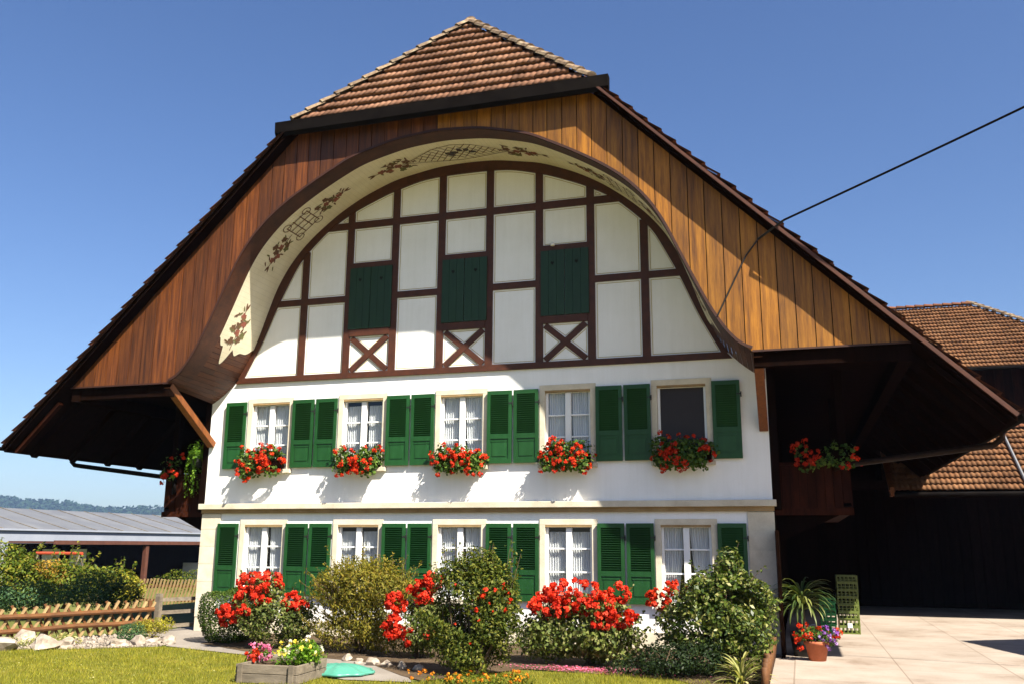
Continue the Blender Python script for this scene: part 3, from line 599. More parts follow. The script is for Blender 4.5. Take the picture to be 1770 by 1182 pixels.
def timber_frame():
    PC = [-3.535, -2.525, -1.515, -0.505, 0.505, 1.515, 2.525, 3.535]
    def P(name, mb, m='timber'): return mb.build(name, M[m], house)
    # arch beam
    a, b = full(Ic), full(Ac); k = [i for i in range(len(a))]
    mb = MB(); n = len(a)
    def clipz(p): return (p[0], max(p[1], 5.03))
    for i in range(n - 1):
        q = [tuple(a[i]), tuple(a[i + 1]), tuple(b[i + 1]), tuple(b[i])]
        if min(a[i][1], a[i + 1][1]) < 4.99: continue
        # match both curves by index: same arc fraction, trimmed at the beam
        mb.prism(q, -0.045, -0.001)
    # outer curve runs lower than the inner one, so pair them by fraction of the part above the beam
    mb = MB(); A = Ic[Ic[:, 1] > 4.97]; kk = np.linspace(0, 1, 60)
    A = np.stack([np.interp(kk, np.linspace(0, 1, len(A)), A[:, 0]), np.interp(kk, np.linspace(0, 1, len(A)), A[:, 1])], 1)
    B = np.stack([np.interp(kk, np.linspace(0, 1, len(Ac)), Ac[:, 0]), np.interp(kk, np.linspace(0, 1, len(Ac)), Ac[:, 1])], 1)
    A, B = full(A), full(B)
    for i in range(len(A) - 1): mb.prism([tuple(A[i]), tuple(A[i + 1]), tuple(B[i + 1]), tuple(B[i])], -0.048, -0.001)
    P('arch_beam', mb)
    mb = MB(); mb.prism([(-5.03, 4.915), (5.03, 4.915), (4.93, 5.03), (-4.93, 5.03)], -0.05, -0.001); P('sill_beam', mb)
    tops = {c: curve_z(Ac, c) + 0.03 for c in PC}
    for c in PC:
        mb = MB(); mb.box(c - 0.073, c + 0.073, -0.034, -0.001, 5.031, tops[c]); P('timber_post', mb)
    shut = [(-2.525, -1.515), (-0.505, 0.505), (1.515, 2.525)]
    def xat(z):
        m = Ac[::-1]; return float(np.interp(z, m[:, 1], m[:, 0]))
    edges = [-9] + PC + [9]
    for z0, z1, allc in ((8.045, 8.19, True), (6.49, 6.62, False)):
        for x0, x1 in zip(edges[:-1], edges[1:]):
            if not allc and any(abs(x0 - s[0]) < 0.01 for s in shut): continue
            lim = xat(z0) + 0.01
            a0, a1 = max(x0 + 0.073, -lim), min(x1 - 0.073, lim)
            if a1 - a0 < 0.05: continue
            mb = MB(); mb.box(a0, a1, -0.031, -0.001, z0, z1); P('timber_rail', mb)
    # panel lines
    def panel(x0, x1, z0, z1, tri=None):
        g = 0.035; pts = []
        if tri is None:
            x0, x1, z0, z1 = x0 + g, x1 - g, z0 + g, z1 - g
            xs = np.linspace(x0, x1, 14); top = [(x, min(z1, curve_z(Ac, x) - g)) for x in xs]
            top = [t for t in top if t[1] > z0 + 0.01]
            if len(top) < 2: return
            pts = [(top[0][0], z0), (top[-1][0], z0)] + top[::-1]
        else: pts = tri
        mb = MB()
        for a, b in zip(pts, pts[1:] + pts[:1]):
            if math.hypot(a[0] - b[0], a[1] - b[1]) > 0.004: mb.bar((a[0], -0.002, a[1]), (b[0], -0.002, b[1]), 0.0035, 0.011, (0, 1, 0.01)) if False else mb.bar((a[0], -0.0015, a[1]), (b[0], -0.0015, b[1]), 0.011, 0.003, (0, 1, 0))
        mb.build('painted_line', M['line'], house)
    for x0, x1 in zip(edges[:-1], edges[1:]):
        a0, a1 = x0 + 0.073, x1 - 0.073; isS = any(abs(x0 - s[0]) < 0.01 for s in shut)
        rows = [(7.29, 8.045), (8.19, 9.3)] if isS else [(5.031, 6.49), (6.62, 8.045), (8.19, 9.3)]
        for z0, z1 in rows:
            lim = xat(max(z0, 5.03)) - 0.01
            panel(max(a0, -lim), min(a1, lim), z0, z1)
    # loft hatches
    for s in shut:
        c = (s[0] + s[1]) / 2; x0, x1 = s[0] + 0.073, s[1] - 0.073
        mb = MB(); mb.box(x0, x1, -0.036, -0.001, 7.175, 7.295); P('hatch_lintel', mb)
        mb = MB(); mb.box(x0, x1, -0.05, -0.001, 5.755, 5.895); P('hatch_sill', mb)
        for sg in (-1, 1):
            mb = MB(); lo, hi = sorted((c + sg * 0.004, c + sg * 0.468)); wdt = (hi - lo)
            # ledged boards; a dark heart patch paints the shade of a cut-out
            hx, hz = c + sg * 0.235, 6.93
            for q in range(3): mb.box(lo + wdt * q / 3 + 0.0015, lo + wdt * (q + 1) / 3 - 0.0015, -0.062 - 0.001 * (q % 2), -0.034, 5.90, 7.18)
            o = mb.build('loft_shutter', M['loft_green'], house, bevel=0.003)
            mb = MB(); mb.prism([(hx, hz - 0.05), (hx + 0.035, hz), (hx + 0.02, hz + 0.03), (hx, hz + 0.015), (hx - 0.02, hz + 0.03), (hx - 0.035, hz)], -0.0655, -0.0640, 0)
            mb.build('dark_heart', M['dark'], o)
        A0, A1, Z0, Z1 = x0, x1, 5.031, 5.755
        mb = MB(); mb.bar((A0 + 0.04, -0.018, Z0 + 0.03), (A1 - 0.04, -0.018, Z1 - 0.03), 0.115, 0.030, (0, 1, 0)); P('cross_brace', mb)
        mb = MB(); mb.bar((A0 + 0.04, -0.015, Z1 - 0.03), (A1 - 0.04, -0.015, Z0 + 0.03), 0.115, 0.026, (0, 1, 0)); P('cross_brace', mb)
        hw, hh, g = 0.36, 0.30, 0
        zc = (Z0 + Z1) / 2
        for tri in ([(c - 0.28, Z1 - 0.035), (c + 0.28, Z1 - 0.035), (c, zc + 0.115)], [(c - 0.28, Z0 + 0.035), (c + 0.28, Z0 + 0.035), (c, zc - 0.115)],
                    [(A0 + 0.035, Z0 + 0.14), (A0 + 0.035, Z1 - 0.14), (c - 0.13, zc)], [(A1 - 0.035, Z0 + 0.14), (A1 - 0.035, Z1 - 0.14), (c + 0.13, zc)]):
            panel(0, 0, 0, 0, tri)
    # small white lamp over the third hatch
    mb = MB(); mb.lathe([(0.012, 0.05), (0.02, 0.045), (0.045, 0.0), (0.04, -0.02), (0.0, -0.025)], 10)
    o = mb.build('lamp', M['white_paint'], house, True); o.location = (1.80, -0.09, 7.28)
timber_frame()

def windows():
    def base(name, c, lo, hi):
        mb = MB()
        for sg in (-1, 1): mb.box(*sorted((c + sg * OW, c + sg * (OW + SW))), -0.02, 0.17, lo, hi)
        mb.box(c - OW - SW, c + OW + SW, -0.021, 0.17, hi, hi + SW)
        return mb
    proto = {}
    for lo, hi, zs in ((LO2, HI2, (4.03, 3.63)), (LO1, HI1, (1.635, 1.23))):
        for i, c in enumerate(wc):
            dark = (lo == LO2 and i == 4)
            key = (lo, 'dark' if dark else 'norm')
            rv = random.Random(int(lo * 10) * 7 + i); cov, tieK, drop = rv.uniform(0.32, 0.388), rv.uniform(0.0, 0.16), rv.choice((0.02, 0.02, 0.12)); fq = rv.uniform(0.7, 1.1)
            mb = MB(); y0, y1 = 0.05, 0.11
            f = 0.045
            mb.box(c - OW, c - OW + f, y0, y1, lo, hi); mb.box(c + OW - f, c + OW, y0, y1, lo, hi)
            mb.box(c - OW + f, c + OW - f, y0, y1, hi - f, hi); mb.box(c - OW + f, c + OW - f, y0, y1, lo, lo + f)
            if not dark:
                mb.box(c - 0.052, c + 0.052, y0 - 0.018, y1 - 0.002, lo + f, hi - f)
                for sg in (-1, 1):
                    xa, xb = sorted((c + sg * 0.052, c + sg * (OW - f)))
                    for z in zs: mb.box(xa, xb, y0 + 0.012, y1 - 0.012, z - 0.014, z + 0.014)
            o = mb.build('window', M['white_paint'], house, bevel=0.003); o['axis'] = c; proto[key] = o
            base('surround', c, lo, hi).build('surround', M['stone'], o, bevel=0.004)
            mb = MB(); mb.box(c - OW - SW - 0.02, c + OW + SW + 0.02, -0.085, 0.17, lo - 0.078, lo - 0.001); mb.build('sill', M['stone'], o, bevel=0.006)
            mb = MB(); mb.box(c - OW + 0.001, c + OW - 0.001, -0.016, 0.05, hi - 0.035, hi - 0.001); mb.build('head_board', M['stone_edge'], o)
            mb = MB(); mb.face([(c - OW + f, 0.088, lo + f), (c + OW - f, 0.088, lo + f), (c + OW - f, 0.088, hi - f), (c - OW + f, 0.088, hi - f)])
            if dark: mb.build('fly_screen', M['screen'], o)
            else:
                mb.build('pane', M['glass'], o)
                for sg in (-1, 1):
                    n = 60; V, Fq = [], []
                    for k in range(n):
                        u = k / (n - 1); xx = c + sg * (OW - 0.02 - u * cov); ph = k * fq + sg + rv.uniform(-0.2, 0.2)
                        y = 0.145 + 0.016 * math.sin(ph) + 0.010 * math.sin(ph * 2.3)
                        tie = tieK * sg * u
                        V += [(xx, y, hi - drop), (xx + tie * 0.35, y, (lo + hi) / 2), (xx + tie, y, lo + 0.02)]
                    for k in range(n - 1):
                        for q in range(2): Fq.append((3 * k + q, 3 * k + 3 + q, 3 * k + 4 + q, 3 * k + 1 + q))
                    npmesh('curtain', np.array(V), np.array(Fq), M['curtain'], o)
            mb = MB(); mb.face([(c - 0.9, 0.9, lo - 0.3), (c + 0.9, 0.9, lo - 0.3), (c + 0.9, 0.9, hi + 0.3), (c - 0.9, 0.9, hi + 0.3)]); mb.build('room', M['dark'], o)
    # shutters: louvred above, a fielded panel below
    mb = MB(); wd, H, st = 0.478, 1.355, 0.062
    mb.box(0, st, -0.02, 0.018, 0, H); mb.box(wd - st, wd, -0.02, 0.018, 0, H)
    for z0, z1 in ((0, 0.085), (0.455, 0.545), (H - 0.075, H)): mb.box(st, wd - st, -0.019, 0.017, z0, z1)
    mb.box(st, wd - st, -0.004, 0.008, 0.085, 0.455); mb.box(st + 0.045, wd - st - 0.045, -0.013, -0.004, 0.13, 0.385)
    mb.box(st + 0.02, wd - st - 0.02, -0.014, -0.004, 0.40, 0.425)
    n = 19
    for k in range(n):
        z = 0.56 + (H - 0.085 - 0.56) * k / (n - 1)
        mb.face([(st, -0.015, z + 0.021), (wd - st, -0.015, z + 0.021), (wd - st, 0.015, z - 0.017), (st, 0.015, z - 0.017)])
        mb.face([(st, -0.015, z + 0.015), (wd - st, -0.015, z + 0.015), (wd - st, -0.015, z + 0.021), (st, -0.015, z + 0.021)])
    mb.face([(st, 0.0165, 0.545), (wd - st, 0.0165, 0.545), (wd - st, 0.0165, H - 0.075), (st, 0.0165, H - 0.075)], 1)  # darker green sheet paints the shade in the gaps between the slats
    sh = mb.build('shutter', [M['green'], M['loft_green']], house)
    hb = MB()
    hb.box(-0.028, 0.06, -0.026, -0.021, 1.10, 1.125); hb.tube([(-0.018, -0.016, 1.06), (-0.018, -0.016, 1.15)], 0.012, 6)
    hg = hb.build('hinge', M['iron'], sh)
    hb = MB(); hb.box(wd - 0.06, wd + 0.028, -0.026, -0.021, 1.10, 1.125); hb.tube([(wd + 0.018, -0.016, 1.06), (wd + 0.018, -0.016, 1.15)], 0.012, 6)
    me_r = hb.build('hinge', M['iron'], None); me2 = me_r.data; bpy.data.objects.remove(me_r)
    first = True; r = random.Random(4)
    for z in (3.164, 0.72):
        for c in wc:
            for sg in (-1, 1):
                x0 = c + OW + SW + 0.006 if sg > 0 else c - OW - SW - 0.006 - wd
                o = sh if first else sh.copy()
                if not first:
                    C.objects.link(o); h = hg.copy(); C.objects.link(h); h.parent = o
                else: h = hg
                o.parent = house; o.location = (x0, -0.052 - r.uniform(0, 0.012), z); o.rotation_euler = (0, r.uniform(-0.004, 0.004), sg * r.uniform(0.0, 0.02))
                if sg < 0: h.data = me2
                first = False
windows()

# ---- the arched gable of boards
def gable():
    # boards
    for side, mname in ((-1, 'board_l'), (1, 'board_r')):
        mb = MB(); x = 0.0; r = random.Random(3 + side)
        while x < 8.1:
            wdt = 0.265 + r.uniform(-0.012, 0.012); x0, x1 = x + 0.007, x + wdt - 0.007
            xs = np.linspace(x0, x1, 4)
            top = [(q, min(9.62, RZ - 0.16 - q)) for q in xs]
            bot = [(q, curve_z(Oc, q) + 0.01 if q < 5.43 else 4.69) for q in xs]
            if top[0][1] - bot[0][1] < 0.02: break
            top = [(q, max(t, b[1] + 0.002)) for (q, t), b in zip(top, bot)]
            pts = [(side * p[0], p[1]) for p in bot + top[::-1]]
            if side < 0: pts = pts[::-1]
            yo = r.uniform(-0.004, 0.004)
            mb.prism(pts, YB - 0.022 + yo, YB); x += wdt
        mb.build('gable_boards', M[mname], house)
    mb = MB(); xs = np.linspace(-8.0, 8.0, 160)
    for a, b in zip(xs[:-1], xs[1:]):
        t = [min(9.62, RZ - 0.16 - abs(q)) for q in (a, b)]; l = [curve_z(Oc, q) + 0.015 if abs(q) < 5.43 else 4.70 for q in (a, b)]
        if min(t) > max(l): mb.face([(a, YB + 0.012, l[0]), (b, YB + 0.012, l[1]), (b, YB + 0.012, t[1]), (a, YB + 0.012, t[0])])
    mb.build('board_backing', M['darkwood'], house)
    # thin rim round the arch, and the dark border of the soffit behind it
    mb = MB(); A = full(Oc)
    for i in range(len(A) - 1):
        if abs(A[i][0]) > 5.46 or abs(A[i + 1][0]) > 5.46: continue
        d = Vector((A[i + 1][0] - A[i][0], 0, A[i + 1][1] - A[i][1])).normalized(); n = (-d.z * 0.045, d.x * 0.045)
        mb.prism([tuple(A[i]), tuple(A[i + 1]), (A[i + 1][0] + n[0], A[i + 1][1] + n[1]), (A[i][0] + n[0], A[i][1] + n[1])], YB - 0.04, YB - 0.0275)
    mb.build('arch_rim', M['rim'], house)
    V, Fq = [], []; nS2 = 160
    for i in range(-nS2, nS2 + 1):
        f = i / nS2 * 0.93
        V += [S(f, -0.015, 0.005), S(f, 0.12, 0.005), S(f, 0.255, 0.005)]
    for i in range(2 * nS2):
        for j in range(2): Fq.append((3 * i + j, 3 * i + 3 + j, 3 * i + 4 + j, 3 * i + 1 + j))
    npmesh('soffit_border', np.array(V), np.array(Fq), M['soffit_border'], house)
    for sg in (-1, 1):
        mb = MB(); mb.box(*sorted((sg * 5.44, sg * 7.9)), YB - 0.035, YB - 0.0275, 4.675, 4.705); mb.build('lower_edge', M['rim'], house)
    # soffit of boards, from the gable boards back to the wall
    L = 0.5 * (IL + OL); n = int(L / 0.11); mb = MB()
    for sg in (-1, 1):
        for k in range(n):
            s0, s1 = k / n, (k + 1) / n - 0.0006
            T = np.linspace(0, 1, 5)
            for a, b in zip(T[:-1], T[1:]):
                mb.face([S(sg * s0, a), S(sg * s1, a), S(sg * s1, b), S(sg * s0, b)])
    # outer surface so that no light leaks through
    mb.build('soffit', M['soffit_wood'], house)
    # cream painted skin with a scalloped end
    Sx = lambda t: 0.835 + 0.045 * math.exp(-((t - 0.48) / 0.07) ** 2) + 0.012 * math.exp(-((t - 0.66) / 0.05) ** 2) - 0.02 * math.exp(-((t - 0.26) / 0.05) ** 2) - 0.02 * math.exp(-((t - 0.97) / 0.08) ** 2) - 0.008 * math.exp(-((t - 0.58) / 0.02) ** 2) - 0.008 * math.exp(-((t - 0.38) / 0.02) ** 2)
    V, Fq, UV = [], [], []; nT, nS = 40, 120
    T = np.linspace(0.255, 0.965, nT)
    for i in range(-nS, nS + 1):
        for t in T:
            f = i / nS * Sx(t); V.append(S(f, t, 0.007)); UV.append((f * L, t))
    w_ = nT
    for i in range(2 * nS):
        for j in range(nT - 1): Fq.append((i * w_ + j, (i + 1) * w_ + j, (i + 1) * w_ + j + 1, i * w_ + j + 1))
    o = npmesh('painted_soffit', np.array(V), np.array(Fq), M['cream'], house)
    uvl = o.data.uv_layers.new(name='UVMap'); li = np.zeros(len(o.data.loops), int); o.data.loops.foreach_get('vertex_index', li)
    uvl.data.foreach_set('uv', np.array(UV)[li].astype(np.float32).ravel())
    # flat ceiling behind the boards' lower edges, under the side eaves
    return o
painted = gable()

def ornaments():
    L = 0.5 * (IL + OL); D = 1.6; off = 0.013
    def pt(s, t, du, dv): return S(s + du / L, t + dv / D, off)
    def petal(mb, s, t, du, dv, ang, ln, wd, mat):
        n = 8; pts = []; ln *= 1.0; wd *= 1.0
        for k in range(n):
            a = 2 * math.pi * k / n; u, v = math.cos(a) * ln / 2 + ln / 2, math.sin(a) * wd / 2 * (1.15 - 0.3 * math.cos(a))
            pts.append(pt(s, t, du + u * math.cos(ang) - v * math.sin(ang), dv + u * math.sin(ang) + v * math.cos(ang)))
        mb.face(pts, mat)
    def line(mb, s, t, pts, wd, mat):
        for (u0, v0), (u1, v1) in zip(pts[:-1], pts[1:]):
            wd_ = wd * 1.25; a = math.atan2(v1 - v0, u1 - u0) + math.pi / 2; cx, cy = math.cos(a) * wd_ / 2, math.sin(a) * wd_ / 2
            mb.face([pt(s, t, u0 - cx, v0 - cy), pt(s, t, u1 - cx, v1 - cy), pt(s, t, u1 + cx, v1 + cy), pt(s, t, u0 + cx, v0 + cy)], mat)
    def flower(mb, s, t, k, dirn, r):
        for q, (u, v) in enumerate(((0, 0), (0.17, 0.07), (-0.15, -0.07), (0.05, -0.13), (-0.02, 0.14), (0.28, 0.0), (-0.1, 0.08), (0.12, -0.04))):
            m = (1, 1, 0, 0, 2, 1, 0, 0)[q]
            for j in range(5): petal(mb, s, t, dirn * u * k, v * k, j * 1.2566 + r.random(), 0.07 * k, 0.05 * k, m)
        for q in range(22):
            a = r.uniform(0, 6.28); petal(mb, s, t, dirn * r.uniform(-0.2, 0.38) * k, r.uniform(-0.17, 0.17) * k, a, 0.10 * k, 0.028 * k, (2, 0)[q % 2])
        line(mb, s, t, [(-0.30 * dirn * k, 0), (0.1 * dirn * k, 0.01), (0.42 * dirn * k, 0.0)], 0.014, 0)
        for q in (-1, 1): petal(mb, s, t, dirn * 0.40 * k, 0, (0 if dirn > 0 else math.pi) + 0.35 * q, 0.12 * k, 0.035 * k, 0)
    def knot(mb, s, t, k):
        for q in range(4):
            v = (-0.18, -0.06, 0.06, 0.18)[q] * k
            line(mb, s, t, [(-0.2 * k, v), (0.2 * k, v)], 0.018, 0); line(mb, s, t, [(v * 1.1, -0.2 * k), (v * 1.1, 0.2 * k)], 0.018, 0)
        for q in range(4):
            a = q * math.pi / 2 + math.pi / 4
            line(mb, s, t, [(0.2 * k * math.cos(a) * 1.35 + 0.07 * k * math.cos(b), 0.2 * k * math.sin(a) * 1.35 + 0.07 * k * math.sin(b)) for b in np.linspace(0, 6.28, 10)], 0.016, 0)
    def lattice(mb, s, t, k):
        for q in range(-6, 7):
            x = q * 0.11 * k; h = 0.26 * k * (1 - abs(q) / 7.0)
            line(mb, s, t, [(x - h * 0.8, -h), (x + h * 0.8, h)], 0.014, 0); line(mb, s, t, [(x - h * 0.8, h), (x + h * 0.8, -h)], 0.014, 0)
        for sg in (-1, 1):
            line(mb, s, t, [(-0.8 * k, 0), (-0.3 * k, sg * 0.22 * k), (0, sg * 0.27 * k), (0.3 * k, sg * 0.22 * k), (0.8 * k, 0)], 0.014, 0)
        for q in range(8): petal(mb, s, t, (q - 3.5) * 0.05 * k, 0.03 * math.sin(q * 2.0), q * 0.9, 0.12 * k, 0.07 * k, 3)
    mats = [M['ornament_brown'], M['ornament_red'], M['ornament_green'], M['ornament_blue']]
    for kind, s, t, k, d in ORN:
        k *= 1.45
        mb = MB(); r = random.Random(int(s * 1000))
        if kind == 'flower': flower(mb, s, t, k, d, r)
        elif kind == 'knot': knot(mb, s, t, k)
        elif kind == 'lattice': lattice(mb, s, t, k)
        mb.build('painted_' + ('flowers' if kind == 'flower' else kind), mats, painted)
ORN = [('flower', -0.79, 0.52, 0.85, 1), ('flower', -0.54, 0.56, 0.8, -1), ('knot', -0.455, 0.56, 0.95, 1), ('flower', -0.375, 0.56, 0.8, 1),
       ('flower', -0.16, 0.61, 0.9, -1), ('lattice', 0.0, 0.61, 0.95, 1), ('flower', 0.16, 0.61, 0.9, 1),
       ('flower', 0.375, 0.58, 0.8, -1), ('knot', 0.455, 0.58, 0.95, 1), ('flower', 0.54, 0.58, 0.8, 1), ('flower', 0.79, 0.52, 0.85, -1)]
ornaments()

# ------------------------------------------------------------------ the roof
def roofs():
    r2 = math.sqrt(2); EV = 9.02; vlen = EV * r2
    for sg in (-1, 1):
        def u0(v):
            z = (RZ - EV) + v / r2
            return YV if z < 9.62 else YV + 0.16 + (z - 9.62) / 2.73 * 1.85
        tile_sheet('roof', (sg * EV, 0, RZ - EV), (0, 1, 0), (-sg, 0, 1), vlen - 0.36, u0, lambda v: YEND, M['tile_dark'], house, 0.33, 0.26, 3, 0.02, 0.06)
        # boarding under the tiles
        k = 0.06 * r2; t = 0.07
        P = [(EV - 0.02, RZ - EV + 0.02 - k), (0.0, RZ - k), (0.0, RZ - k - t), (EV - 0.02, RZ - EV + 0.02 - k - t)]
        mb = MB(); n = 30
        # clipped under the hip: two spans
        x9 = RZ - 9.62
        mb.prism([(sg * a, b) for a, b in (P[0], (x9, RZ - x9 - k), (x9, RZ - x9 - k - t), P[3])], YV + 0.05, YEND)
        mb.prism([(sg * a, b) for a, b in ((x9, RZ - x9 - k), (0.27, RZ - 0.27 - k), (0, RZ - 0.27 - k), (0, RZ - 0.3 - k - t), (x9, RZ - x9 - k - t))], 0.1, YEND)
        mb.build('roof_boarding', M['darkwood'], house)
        # verge board and the paler batten behind it
        mb = MB(); q = 0.05
        mb.prism([(sg * a, b) for a, b in ((EV, RZ - EV - 0.02), (x9 - 0.1, RZ - x9 + 0.08), (x9 - 0.1, RZ - x9 + 0.02), (EV - 0.04, RZ - EV - 0.065))], YV - 0.012, YV + 0.035)
        mb.build('verge_board', M['timber'] if sg > 0 else M['darkwood'], house)  # sunlit right and shaded left edge put into the board colour
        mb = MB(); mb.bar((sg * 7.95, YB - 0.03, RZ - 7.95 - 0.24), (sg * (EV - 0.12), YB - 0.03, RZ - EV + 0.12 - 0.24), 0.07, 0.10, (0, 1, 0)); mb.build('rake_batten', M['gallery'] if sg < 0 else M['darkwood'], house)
        # rafters in the side eaves
        first = None
        for i in range(14):
            y = -1.2 + i * 1.05
            if first is None:
                mb = MB(); mb.bar((sg * 5.7, 0, RZ - 5.7 - 0.25), (sg * (EV - 0.1), 0, RZ - EV + 0.1 - 0.25), 0.12, 0.14, (0, 1, 0)); first = mb.build('rafter', M['darkwood'], house); first.location.y = y
            else:
                c = first.copy(); C.objects.link(c); c.location.y = y
        # purlins carrying the overhang
        mb = MB(); mb.box(*sorted((sg * 7.55, sg * 7.75)), YB + 0.03, 13.8, 4.42, 4.64); mb.build('purlin', M['darkwood'], house)
        mb = MB(); mb.box(*sorted((sg * 5.45, sg * 7.75)), YB + 0.05, YB + 0.2, 4.45, 4.68); mb.build('tie_beam', M['darkwood'], house)
        # closing boards above the eave: ceiling behind the gable boards
        mb = MB(); mb.box(*sorted((sg * 5.60, sg * 7.75)), YB + 0.02, 13.8, 4.69, 4.72); mb.build('eave_ceiling', M['darkwood'], house)
        # gutter
        mb = MB(); pts = [(sg * (EV + 0.10 + 0.07 * math.cos(a)), RZ - EV - 0.03 + 0.07 * math.sin(a)) for a in np.linspace(math.pi, 2 * math.pi, 9)]
        for (a, b), (c, d) in zip(pts[:-1], pts[1:]): mb.face([(a, YV + 0.02, b), (c, YV + 0.02, d), (c, YEND, d), (a, YEND, b)])
        mb.face([(a, YV + 0.02, b) for a, b in pts])
        mb.build('gutter', M['gutter'], house)
        mb = MB(); mb.tube([(sg * 9.10, 0.05, 3.50), (sg * 9.10, 0.06, 3.40), (sg * 9.04, 0.09, 3.33), (sg * 8.9, 0.11, 3.31), (sg * 6.82, 0.28, 3.05), (sg * 6.6, 0.3, 3.0), (sg * 6.6, 0.34, 2.7)] if sg < 0 else
                           [(sg * 9.10, -0.25, 3.50), (sg * 9.10, -0.22, 3.38), (sg * 9.0, -0.1, 3.29), (sg * 8.85, 0.0, 3.27), (sg * 6.75, 0.25, 3.04), (sg * 6.6, 0.28, 2.98)], 0.048, 10)
        mb.build('drain_pipe', M['gutter'] if sg < 0 else M['copper'], house, True)
    # hip
    e = Vector((0, -1.78, 9.66)); ap = Vector((0, 0.03, RZ - 0.20)); V = (ap - e); vl = V.length; hw = RZ - 9.66
    tile_sheet('hip_roof', e, (1, 0, 0), V, vl, lambda v: -hw * (1 - v / vl), lambda v: hw * (1 - v / vl), M['tile'], house, 0.30, 0.235, 4, 0.016, 0.075, 2)
    mb = MB(); mb.face([(-hw, -1.75, 9.60), (hw, -1.75, 9.60), (0, 0.05, RZ - 0.26)]); mb.face([(-hw, -1.75, 9.60), (hw, -1.75, 9.60), (hw, YB, 9.60), (-hw, YB, 9.60)]); mb.build('hip_boarding', M['darkwood'], house)
    for sg in (-1, 1): ridge_caps('hip_ridge', (sg * hw * 1.01, -1.79, 9.675), (0, 0.03, RZ - 0.19), M['cap'], house, 0.115)
    ridge_caps('main_ridge', (0, 0.0, RZ - 0.19), (0, YEND, RZ - 0.19), M['cap'], house)
    # hip gutter: dark box gutter with end caps, fascia under it
    mb = MB(); x = 3.28
    pts = [(-1.775, 9.65), (-1.795, 9.40), (-1.865, 9.37), (-1.91, 9.44), (-1.92, 9.655), (-1.895, 9.66), (-1.885, 9.45), (-1.82, 9.42), (-1.80, 9.65)]
    for (a, b), (c, d) in zip(pts, pts[1:] + pts[:1]): mb.face([(-x, a, b), (x, a, b), (x, c, d), (-x, c, d)])
    for sx in (-x, x): mb.face([(sx, a, b) for a, b in ((-1.775, 9.65), (-1.795, 9.40), (-1.865, 9.37), (-1.91, 9.44), (-1.92, 9.655))])
    mb.build('hip_gutter', M['gutter'], house)
    mb = MB(); mb.box(-3.2, 3.2, -1.77, -1.73, 9.43, 9.62); mb.box(-3.1, 3.1, -1.73, YB - 0.03, 9.53, 9.58); mb.build('hip_fascia', M['rim'], house)
    # struts
    for sg in (-1, 1):
        mb = MB(); mb.bar((sg * 5.50, -0.02, 3.66), (sg * 5.52, -1.52, 4.66), 0.15, 0.13, (0, 0, 1)); mb.build('strut', M['strut'], house, bevel=0.01)
        mb = MB(); mb.box(*sorted((sg * 5.585, sg * 5.72)), 0.0, 0.14, 2.3, 6.7); mb.build('corner_post', M['darkwood'], house)
    # side galleries
    for sg in (-1, 1):
        y0, y1, xo = 0.36, 7.0, 6.86
        mb = MB(); mb.box(*sorted((sg * 5.6, sg * xo)), y0 + 0.03, y1, 2.26, 2.36); mb.build('gallery_floor', M['gallery'], house)
        mb = MB(); n = 9; st = (xo - 5.6) / n
        for k in range(n):
            lo = 2.30 + (0.12 if k == n - 1 else 0.0)
            mb.box(*sorted((sg * (5.6 + k * st), sg * (5.6 + (k + 1) * st - 0.008))), y0 - 0.006 * (k % 2), y0 + 0.022, lo, 3.06)
        m2 = int((y1 - y0) / 0.16)
        for k in range(m2): mb.box(*sorted((sg * (xo - 0.022), sg * xo)), y0 + 0.03 + k * 0.16, y0 + 0.03 + (k + 1) * 0.16 - 0.008, 2.30, 3.06)
        mb.build('gallery_parapet', M['gallery'], house)
        mb = MB(); mb.box(*sorted((sg * 5.6, sg * (xo + 0.03))), y0 - 0.05, y0 + 0.06, 3.062, 3.11); mb.box(*sorted((sg * (xo - 0.07), sg * (xo + 0.031))), y0 + 0.06, y1, 3.062, 3.108)
        mb.box(*sorted((sg * 5.6, sg * (xo + 0.01))), y0 - 0.03, y0 - 0.008, 2.22, 2.33); mb.build('gallery_rail', M['gallery'], house)
        mb = MB(); mb.prism([(sg * 5.6, 1.75), (sg * 5.6, 2.25), (sg * 6.7, 2.25)], y0 + 0.2, y0 + 0.32); mb.build('gallery_bracket', M['darkwood'], house)
        for y in (y0 + 0.1, 3.6):
            mb = MB(); mb.box(*sorted((sg * 6.70, sg * 6.83)), y, y + 0.13, 3.11, RZ - 6.83 - 0.45); mb.build('gallery_post', M['darkwood'], house)
    # louvred shutters on the shaded right flank
    mb = MB(); mb.box(5.60, 5.63, 1.2, 1.7, 0.8, 2.1); mb.build('side_shutter', M['loft_green'], house)
roofs()

# overhead cable with its hook on the gable
cb = thing('overhead_cable', 'dark overhead service cable running from the gable boards up to the right', 'cable')
mb = MB(); A, B = Vector((6.03, -2.0, 6.66)), Vector((18.5, -6.2, 10.9))
mb.tube([A.lerp(B, k / 16) - Vector((0, 0, 0.25 * math.sin(math.pi * k / 16))) for k in range(17)], 0.017, 6); mb.build('cable', M['gutter'], cb)
mb = MB(); mb.tube([(6.03, -2.0, 6.66), (5.62, -1.66, 6.50)], 0.02, 6); mb.tube([(5.42, -1.645, 6.25), (4.93, -1.645, 5.28)], 0.012, 6); mb.tube([(5.62, -1.66, 6.50), (5.42, -1.645, 6.25)], 0.012, 6); mb.build('hook', M['iron'], cb)

